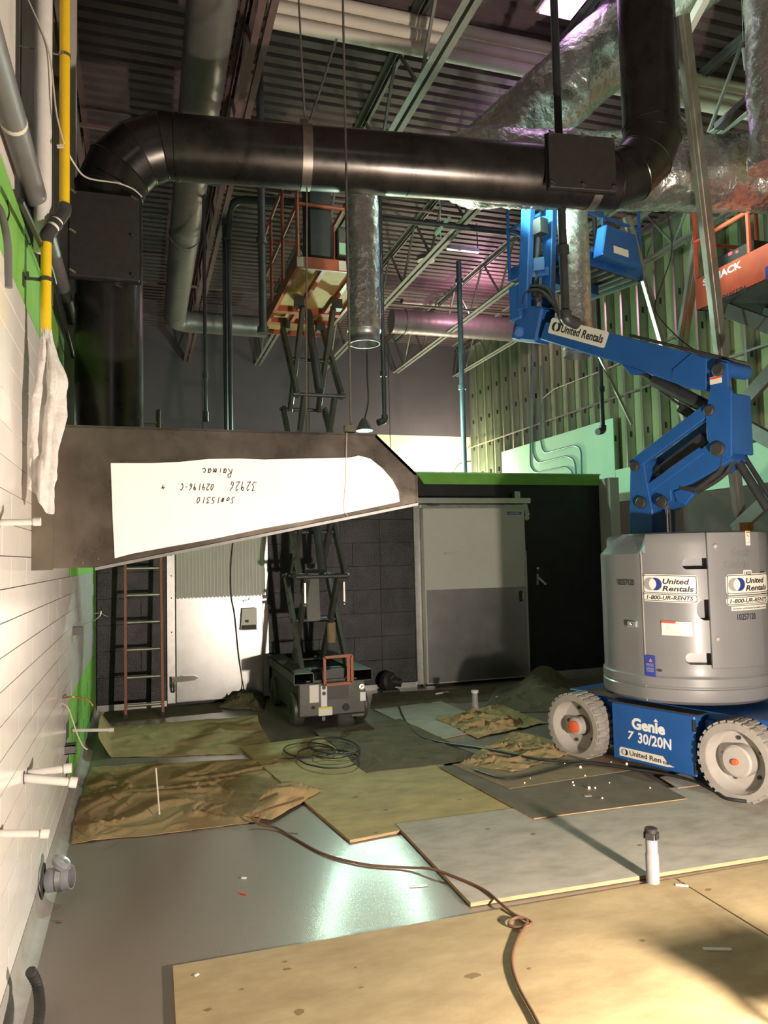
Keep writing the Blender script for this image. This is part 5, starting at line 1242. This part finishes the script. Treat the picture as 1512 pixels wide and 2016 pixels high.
for x in (SX0 + .01, SX1 - .01):
    for y in (SY1 - .01, 5.1, 4.4):
        g = M(); g.tube([(x, y, SZ + .29), (x, y, zt)], .02, 8); g.build('guard_post', 'sky_orange', sk)
    for z in (zt, SZ + .66):
        g = M(); g.tube([(x, SY0, z), (x, SY1, z)], .02, 8); g.build('guard_rail', 'sky_orange', sk)
for z in (zt, SZ + .66):
    g = M(); g.tube([(SX0, SY1, z), (SX1, SY1, z)], .02, 8); g.build('guard_rail', 'sky_orange', sk)
hs_ = .92; zb0 = .75; NL2 = 3; hh2 = (SZ - .05 - zb0) / NL2
for k in range(NL2):
    for x in (SX0 + .12, SX1 - .12):
        for p, q in (((SY0 + .15, zb0 + k * hh2), (SY1 - .2, zb0 + (k + 1) * hh2)), ((SY1 - .2, zb0 + k * hh2), (SY0 + .15, zb0 + (k + 1) * hh2))):
            xx = x + (.05 if p[0] < q[0] else 0) * (1 if x < 5.4 else -1)
            g = M(); g.bar((xx, p[0], p[1]), (xx, q[0], q[1]), .045, .13); g.build('scissor_arm', 'lift_grey', sk, bevel=.004, sm=0)
    g = M(); ym2 = (SY0 + SY1 - .05) / 2; g.tube([(SX0 + .08, ym2, zb0 + (k + .5) * hh2), (SX1 - .08, ym2, zb0 + (k + .5) * hh2)], .03, 10); g.build('pivot_tube', 'alu', sk)
g = M(); g.tube([(5.38, SY0 + .2, zb0 + .1), (5.38, ym2, zb0 + hh2 * 1.6)], .05, 12); g.build('lift_cylinder', 'lift_dark', sk)
p = PX(1462, 492, SX0 + .18)
ch = M(); ch.lohi((SX0 + .06, p.y - .24, SZ + .27), (SX0 + .3, p.y + .22, SZ + .43), 0)
ch = ch.build('tool_charger', 'box_black', bevel=.015, sm=0); tag(ch, 'black battery charger with red lights on the orange platform edge', 'charger')
q = M(); q.box((SX0 + .057, p.y + .02, SZ + .40), (.004, .04, .025)); q.box((SX0 + .057, p.y - .06, SZ + .385), (.004, .025, .02)); q.build('red_display', 'led_red', ch, sm=0)
# ================================================================== LADDER
ld = thing('ladder', 'orange fibreglass ladder leaning against the cooler left of the hinged door', 'ladder', (.03, 8.42, 0))
fl0, fl1 = Vector((-.155, 8.42, .02)), Vector((.215, 8.41, .02)); tl0, tl1 = Vector((-.165, 8.72, 3.3)), Vector((.195, 8.72, 3.3))
for a, e in ((fl0, tl0), (fl1, tl1)):
    g = M(); g.bar(a, e, .03, .075, (0, 1, 0)); g.build('side_rail', 'fibre_orange', ld, bevel=.003, sm=0)
    g = M(); g.box(a + Vector((0, 0, .0)), (.05, .08, .035)); g.build('foot', 'rubber', ld, sm=0)
for k in range(11):
    f = (.10 + .285 * k) / 3.28; a = fl0.lerp(tl0, f); e = fl1.lerp(tl1, f)
    g = M(); g.tube([a, e], .017, 10); g.build('rung', 'alu', ld)
# ================================================================== SHEETS ON THE FLOOR
def sheet(label, corners, t, m, z=.001, edge='ply_edge', name='plywood_sheet', cat='plywood'):
    P = [Vector((c[0], c[1], 0)) for c in corners]
    if sum((P[k].x * P[(k + 1) % 4].y - P[(k + 1) % 4].x * P[k].y) for k in range(4)) < 0: P.reverse()
    g = M(); n = len(P); vs = [p + Vector((0, 0, z)) for p in P] + [p + Vector((0, 0, z + t)) for p in P]
    g.add(vs, [tuple(range(n, 2 * n))], 0); o = len(g.v)
    g.f.append(tuple(range(n - 1, -1, -1))); g.i.append(1)
    for a in range(n): g.f.append((a, (a + 1) % n, n + (a + 1) % n, n + a)); g.i.append(1)
    return tag(g.build(name, [m, edge], sm=0), label, cat)
def rect(c, ang, L, Wd):                               # corner, angle of the long side, length, width to its left
    u = Vector((cos(radians(ang)), sin(radians(ang)), 0)); v = Vector((-u.y, u.x, 0)); c = Vector((c[0], c[1], 0))
    return [c, c + u * L, c + u * L + v * Wd, c + v * Wd]
s1 = sheet('big yellowish plywood sheet in the foreground, worn and brightly lit', [(.115, 3.205), (2.462, 3.175), (2.43, 1.95), (.10, 1.98)], .012, 'ply_yellow')
s2 = sheet('second yellowish plywood sheet at the lower right behind the seam', [(2.472, 3.175), (4.91, 3.13), (4.9, 1.90), (2.44, 1.93)], .012, 'ply_yellow')
s3 = sheet('long grey plywood sheet across the middle with a broken pale edge', [(1.425, 3.27), (1.435, 4.37), (3.87, 4.33), (3.86, 3.19)], .018, 'ply_grey', .004)
s4 = sheet('olive green tinted plywood sheet beside the left tarp', rect((1.115, 4.225), 97.5, 2.44, -1.22), .016, 'ply_olive', .002)
s5 = sheet('dark brown stained hardboard sheet between the grey sheet and the boom lift', [(2.225, 4.13), (3.30, 4.10), (3.46, 5.35), (2.12, 5.38)], .006, 'ply_brown', .024, 'ply_edge')
s6 = sheet('thin kraft coloured board lying over the dark brown sheet', [PZ(890, 1514), PZ(1002, 1563), PZ(1252, 1524), PZ(1140, 1478)], .004, 'kraft', .031, 'kraft', 'cardboard_sheet', 'cardboard')
s7 = sheet('grey sheet lit green in front of the sliding door', [PZ(735, 1398), PZ(862, 1458), PZ(985, 1432), PZ(868, 1382)], .006, 'ply_grey', .003)
s8 = sheet('small grey sheet lit green by the coiled cord', [PZ(500, 1478), PZ(528, 1502), PZ(662, 1482), PZ(618, 1462)], .006, 'ply_grey', .001)
s9 = sheet('grey board under the near wheel of the boom lift', [PZ(1335, 1560), PZ(1440, 1545), PZ(1400, 1520), PZ(1300, 1538)], .006, 'ply_grey', .0235)
def stain(par, px, py, r, sx=1.4, z=.0135, seed=0):
    p = PZ(px, py); rr = random.Random(seed + px); g = M(); n = 12
    g.add([(p.x + cos(2 * pi * k / n) * r * sx * rr.uniform(.6, 1.2), p.y + sin(2 * pi * k / n) * r * rr.uniform(.6, 1.2), z) for k in range(n)], [tuple(range(n))])
    g.build('stain', 'stain', par, sm=0)
for px, py, r in ((930, 1928, .022), (700, 1912, .006), (475, 1955, .007), (712, 1951, .008), (590, 2000, .018), (565, 1915, .012), (560, 1900, .008), (1265, 1858, .012), (410, 1995, .012), (982, 1818, .008), (1042, 1914, .008)): stain(s1, px, py, r)
for px, py, r in ((1395, 1757, .014), (1340, 1742, .01)): stain(s2, px, py, r)
for px, py, r in ((740, 1645, .012), (700, 1575, .02), (760, 1600, .015), (905, 1580, .012)): stain(s4, px, py, r, z=.0185)
for px, py, r in ((1050, 1650, .014), (960, 1640, .012), (1260, 1672, .012)): stain(s3, px, py, r, z=.0225)
g = M(); p = PZ(340, 1910)
# ================================================================== TARPS
def quad(c, u, v): return (c[0] * (1 - u) + c[1] * u) * (1 - v) + (c[3] * (1 - u) + c[2] * u) * v
def tarp(label, corners, nx, ny, amp, seed, m='canvas', base=.006, edge_wob=.03, lift=None, fr=3.0):
    C = [Vector((c[0], c[1], 0)) for c in corners]
    def fn(u, v):
        p = quad(C, u, v); e = min(u, 1 - u, v, 1 - v)
        p = p + Vector((noise.noise((u * 4, v * 4, seed)), noise.noise((u * 4, v * 4, seed + 9)), 0)) * edge_wob
        q = Vector((p.x * fr, p.y * fr, seed))
        q = q + Vector((noise.noise(q * .7), noise.noise(q * .7 + Vector((5, 5, 5))), 0)) * .8
        h = max(0, 1 - abs(noise.noise(Vector((q.x * .8, q.y * 1.3, seed)))) * 7) * .55 + max(0, noise.noise(q * .45 + Vector((3, 1, 0)))) * .55
        h += .3 * max(0, 1 - abs(noise.noise(Vector((q.x * 1.5 + 7, q.y * 2.2, seed)))) * 9) + .10 * noise.noise(q * 2.5)
        h = max(-.05, h)
        k = min(1, e * 9)
        z = base + amp * h * (.25 + .75 * k) + (lift(u, v) if lift else 0)
        return (p.x, p.y, z)
    g = M(); g.grid(fn, nx, ny, th=.0035); return tag(g.build('canvas_tarp', m, sm=75), label, 'tarp')
tarp('wrinkled brown canvas tarp along the tiled wall nearest the camera', [PZ(140, 1662), PZ(505, 1622), PZ(600, 1490), PZ(178, 1512)], 100, 70, .042, 1.3)
def roll(u, v): return .10 * max(0, sin(pi * min(1, max(0, (u - .45) / .55)))) * max(0, 1 - abs(v - .5) * 2)
tarp('folded corner flap of brown canvas with the cord lying over it', [PZ(480, 1612), PZ(535, 1620), PZ(640, 1560), PZ(560, 1545)], 36, 26, .05, 5.1, base=.02, lift=lambda u, v: .07 * sin(pi * u) * sin(pi * v))
tarp('flat olive canvas tarp at the foot of the ladder', [PZ(196, 1493), PZ(545, 1482), PZ(500, 1412), PZ(196, 1432)], 80, 44, .03, 7.7, base=.005, lift=lambda u, v: .07 * max(0, (u - .75) * 4) ** 2 * max(0, 1 - abs(v - .8) * 4) + .16 * max(0, (.07 - u) / .07))
tarp('dark canvas tarp lying on the olive plywood', [PZ(618, 1442), PZ(722, 1526), PZ(955, 1500), PZ(790, 1420)], 60, 44, .022, 11.2, 'canvas_dark', base=.021)
tarp('crumpled canvas tarp around the far pipe stub', [PZ(862, 1418), PZ(940, 1456), PZ(1075, 1425), PZ(985, 1392)], 60, 44, .09, 14.4, 'canvas', base=.012, fr=4)
tarp('brown canvas tarp bunched in front of the left wheel of the boom lift', [PZ(905, 1512), PZ(1010, 1530), PZ(1160, 1480), PZ(1010, 1448)], 60, 44, .06, 17.9, 'canvas', base=.036, fr=3.6)
tarp('dark tarp heaped up against the cooler right of the sliding door', [PZ(940, 1405), PZ(1190, 1400), PZ(1180, 1345), PZ(990, 1360)], 60, 44, .06, 21.0, 'canvas_dark', base=.006, lift=lambda u, v: .28 * math.exp(-((u - .42) / .22) ** 2) * max(0, v - .1) ** 1.0)
tarp('dark tarp strip on the floor right of the grey scissor lift', [PZ(728, 1395), PZ(960, 1380), PZ(975, 1352), PZ(735, 1366)], 50, 12, .02, 24.0, 'canvas_dark', base=.004)
tarp('dark crumpled tarp between the hinged door and the grey scissor lift', [PZ(430, 1395), PZ(520, 1400), PZ(524, 1368), PZ(448, 1378)], 30, 24, .08, 27.0, 'canvas_dark', base=.004, lift=lambda u, v: .09 * sin(pi * u) * sin(pi * v))
tarp('dark floor cloth under the ladder', [PZ(200, 1425), PZ(440, 1402), PZ(430, 1382), PZ(205, 1402)], 40, 12, .006, 31.0, 'canvas_dark', base=.002)
# ================================================================== CORDS
def cord(name, label, pts, r, m, z=.02, cat='cord', n=8):
    P = []
    for q in pts:
        zz = q[2] if len(q) > 2 else z
        P.append(PZ(q[0], q[1], zz))
    g = M(); g.tube(spline(P, n), r, 8); return tag(g.build(name, m), label, cat)
c1 = cord('extension_cord', 'brown extension cord looping from the tarp flap to the bottom of the view', [(598, 1570, .14), (575, 1578, .12), (530, 1592, .08), (497, 1608, .05), (510, 1622, .02), (545, 1630, .012), (580, 1650, .008), (640, 1682, .008), (720, 1702, .008), (800, 1708, .01), (845, 1710, .03), (885, 1722, .03), (950, 1750, .03), (985, 1778, .028), (1012, 1800, .022), (1040, 1812, .028), (1046, 1818, .028), (1030, 1826, .024), (1004, 1822, .022), (1005, 1812, .03), (1022, 1806, .035), (1038, 1815, .03), (1018, 1850, .022), (1008, 1890, .022), (1020, 1940, .022), (1055, 2005, .022), (1080, 2060, .022)], .0065, 'cord_brown', n=10)
coil = []
rr = random.Random(5)
cc = PZ(632, 1487, .03)
P = []
for k in range(90):
    a = 2 * pi * k / 22; r = .20 + .06 * sin(k * .21) + rr.uniform(-.006, .006)
    P.append(cc + Vector((cos(a) * r * .95 + .0022 * k - .05, sin(a) * r * 1.35 + .15 * sin(k * .11), .004 + .018 * (k % 22) / 22 + .005 * (k // 22))))
P = [PZ(505, 1478, .012), PZ(540, 1492, .012), PZ(575, 1494, .02)] + P
g = M(); g.tube(spline(P, 2), .006, 7)
tag(g.build('coiled_cord', 'cord_black'), 'dark coiled cord lying on the olive plywood near the scissor lift', 'cord')
cord('air_hose', 'black hose winding from the scissor lift to the boom lift wheels', [(786, 1392, .012), (792, 1408, .012), (806, 1432, .014), (832, 1452, .02), (880, 1464, .03), (945, 1473, .06), (1000, 1483, .06), (1060, 1495, .055), (1120, 1500, .05), (1190, 1506, .05), (1250, 1515, .045), (1310, 1524, .04), (1365, 1538, .035), (1405, 1556, .035), (1430, 1572, .03), (1470, 1578, .03)], .011, 'cord_black')
cord('thin_hose', 'second thin dark hose lying over the kraft board', [(935, 1516, .045), (990, 1532, .045), (1050, 1524, .042), (1110, 1508, .045), (1150, 1502, .055)], .007, 'cord_black')
g = M(); g.tube(spline([PY(470, 1010, YC - .09), PY(456, 1090, YC - .085), PY(455, 1168, YC - .085), PY(462, 1210, YC - .085), PY(470, 1290, YC - .085), PY(478, 1345, YC - .09), PZ(487, 1388, .02)]), .006, 6)
tag(g.build('power_cord', 'cord_black'), 'thin black cord hanging in front of the hinged door', 'cord')
# paper sheet taped on the hinged door latch
g = M(); a = PY(477, 1198, YC - .12); e = PY(506, 1240, YC - .12)
g.prism([(a.x, a.z), (a.x - .022, e.z), (e.x, e.z), (e.x, a.z)], (0, YC - .118, 0), (1, 0, 0), (0, 0, 1), .0015); g = g.build('paper_notice', 'paper', sm=0)
tag(g, 'paper notice hung from the latch of the hinged door', 'paper')
q = M(); q.lohi((a.x - .012, YC - .1205, e.z + .01), (e.x - .01, YC - .12, e.z + .06)); q.lohi((a.x + .03, YC - .1205, e.z + .09), (a.x + .07, YC - .12, e.z + .12)); q.build('printed_strip', 'grout', g, sm=0)
q = M(); q.lohi((a.x - .01, YC - .119, e.z - .14), (a.x - .0, YC - .118, e.z - .1)); 
# ================================================================== STUBS, SMALL THINGS
def floor_stub(name, label, base, top, r, taped):
    b0 = PZ(*base, .0); v = ray(*top); e = Vector((b0.x, b0.y, (EYE + v * ((b0 - EYE).dot(CF))).z))
    t = thing(name, label, 'pipe', b0); h = e.z
    g = M(); g.lathe([(r * 1.12, 0), (r * 1.12, h * .55), (r, h * .57), (r, h), (r * .85, h), (r * .85, h - .05), (0, h - .05)], b0, (0, 0, 1), 24); g.build('pipe', 'stub_grey', t)
    if taped:
        g = M(); rr = random.Random(2)
        g.lathe([(r * 1.06, h - .022), (r * 1.08, h + .003), (r * .9, h + .006), (0, h + .004)], b0, (0, 0, 1), 24)
        for a in (0, .8, 2.3, 3.9, 5.2): g.box(b0 + Vector((cos(a) * r * 1.09, sin(a) * r * 1.09, h - .03)), (.004, .035, .03), Matrix.Rotation(a, 3, 'Z'))
        g.build('tape_cap', 'box_black', t, sm=0)
    else:
        g = M(); g.lathe([(r * 1.25, h - .01), (r * 1.25, h + .012), (0, h + .012)], b0, (0, 0, 1), 20); g.build('cap', 'white_pvc', t)
floor_stub('pipe_stub', 'pale grey floor pipe stub with black tape on top at the plywood seam', (1286, 1742), (1281, 1634), .028, True)
floor_stub('pipe_stub', 'grey floor pipe stub standing in the crumpled tarp', (936, 1408), (936, 1362), .030, False)
# small motor at the cooler base
p = PZ(768, 1362, 0)
t = thing('blower', 'small black blower standing at the cooler base by the sliding door', 'blower', (p.x, p.y, 0))
g = M(); g.lathe([(.05, -.06), (.10, -.05), (.115, -.02), (.115, .03), (.09, .06), (.03, .065)], (p.x - .02, p.y, .125), (.5, -.85, .1), 20); g.build('housing', 'box_black', t)
g = M(); g.lohi((p.x - .11, p.y - .06, .0), (p.x + .1, p.y + .06, .03)); g.tube([(p.x + .02, p.y + .02, .12), (p.x + .13, p.y - .04, .10)], .05, 12); g.build('base', 'box_black', t)
g = M()
for k in range(6): g.bar((p.x - .03 + .0, p.y - .055, .125), (p.x - .02 + cos(k) * .09, p.y - .06, .125 + sin(k * 1.047) * .09), .01, .008)
g.build('grille', 'steel_dark', t, sm=0)
def bit(name, label, px0, py0, px1, py1, w, m, h=.004, z=.004, cat='debris'):
    a = PZ(px0, py0, z); e = PZ(px1, py1, z); g = M(); g.bar(a, e, w, h); return tag(g.build(name, m, sm=0), label, cat)
bit('paper_strip', 'white paper strip on the bare epoxy floor beside the grey sheet', 806, 1746, 841, 1743, .008, 'white_ink')
bit('plastic_scrap', 'tiny red plastic scrap on the epoxy floor', 471, 1757, 486, 1760, .007, 'red_ink')
bit('paper_scrap', 'tiny white paper scrap on the epoxy floor at the left', 476, 1728, 484, 1729, .016, 'white_ink')
bit('wood_chip', 'small dark chip beside the cove on the epoxy floor', 110, 1813, 122, 1814, .012, 'stain')
bit('paper_scrap', 'flat pale scrap in front of the pipe stub on the second plywood sheet', 1330, 1742, 1355, 1744, .014, 'white_ink', z=.016)
bit('paper_scrap', 'pale smear of paper on the second plywood sheet', 1385, 1868, 1440, 1869, .02, 'sticker', z=.015)
bit('wood_chip', 'pale chip at the left corner of the foreground plywood', 383, 1921, 391, 1917, .01, 'sticker', z=.015)
bit('tape_strip', 'yellow tape strip at the foot of the hinged door', 426, 1372, 440, 1370, .02, 'yellow_label', z=.01)
bit('paper_scrap', 'white sheet of paper on the floor near the crumpled tarp', 978, 1371, 1030, 1376, .09, 'white_ink', z=.02)
bit('paper_scrap', 'small grey scrap among the sparks on the brown sheet', 1150, 1567, 1164, 1566, .03, 'ply_grey', z=.034)
bit('tube_scrap', 'short white tube lying on the dark strip before the sliding door', 858, 1366, 882, 1362, .02, 'white_pvc', h=.015, z=.02)
SPK = sorted([(1112, 1503, .004), (1143, 1510, .012), (1234, 1504, .012), (1203, 1500, .005), (1152, 1527, .006), (1128, 1540, .008), (1130, 1546, .007), (1160, 1551, .013), (1172, 1551, .008), (1200, 1541, .005), (1280, 1551, .006), (1186, 1571, .007), (1033, 1541, .006), (1044, 1532, .004)])
ORD = ['first', 'second', 'third', 'fourth', 'fifth', 'sixth', 'seventh', 'eighth', 'ninth', 'tenth', 'eleventh', 'twelfth', 'thirteenth', 'last']
for k, (px, py, r) in enumerate(SPK):
    p = PZ(px, py, .042); g = M(); g.ball(p, r * .7, 6)
    tag(g.build('weld_spark', 'spark'), '%s glowing weld spark from the left on the sheets by the boom lift' % ORD[k], 'spark', 'glowing weld sparks on the sheets')

# unseen work lamp body, added below the frame to shade the lower right
t = thing('work_lamp', 'low halogen work lamp with unseen parts added to shade the foreground plywood', 'lamp', (2.34, 1.2, 0))
g = M(); g.bar((2.1, .95, .03), (2.1, 1.75, .03), .03, .03); g.bar((2.6, .95, .03), (2.6, 1.75, .03), .03, .03); g.bar((2.1, 1.3, .03), (2.6, 1.3, .03), .03, .03); g.build('stand', 'sky_orange', t, sm=0)
g = M(); g.tube(arc_pts([(2.12, 1.74, .03), (2.12, 1.80, .32), (2.36, 1.82, .38), (2.58, 1.80, .32), (2.58, 1.74, .03)], .1), .014, 8); g.build('shadow_bar', 'steel_dark', t)  # unseen bar, added for its shadow on the plywood
g = M(); g.lohi((2.17, 1.74, .30), (2.40, 1.80, .425)); g.build('shadow_box', 'steel_dark', t, sm=0)  # unseen block, sized to cast the dark patch on the plywood
g = M(); g.lohi((2.16, .92, .50), (2.52, 1.02, .90)); g.bar((2.34, 1.0, .04), (2.34, .97, .55), .04, .04); g.build('housing', 'steel_dark', t, sm=0)
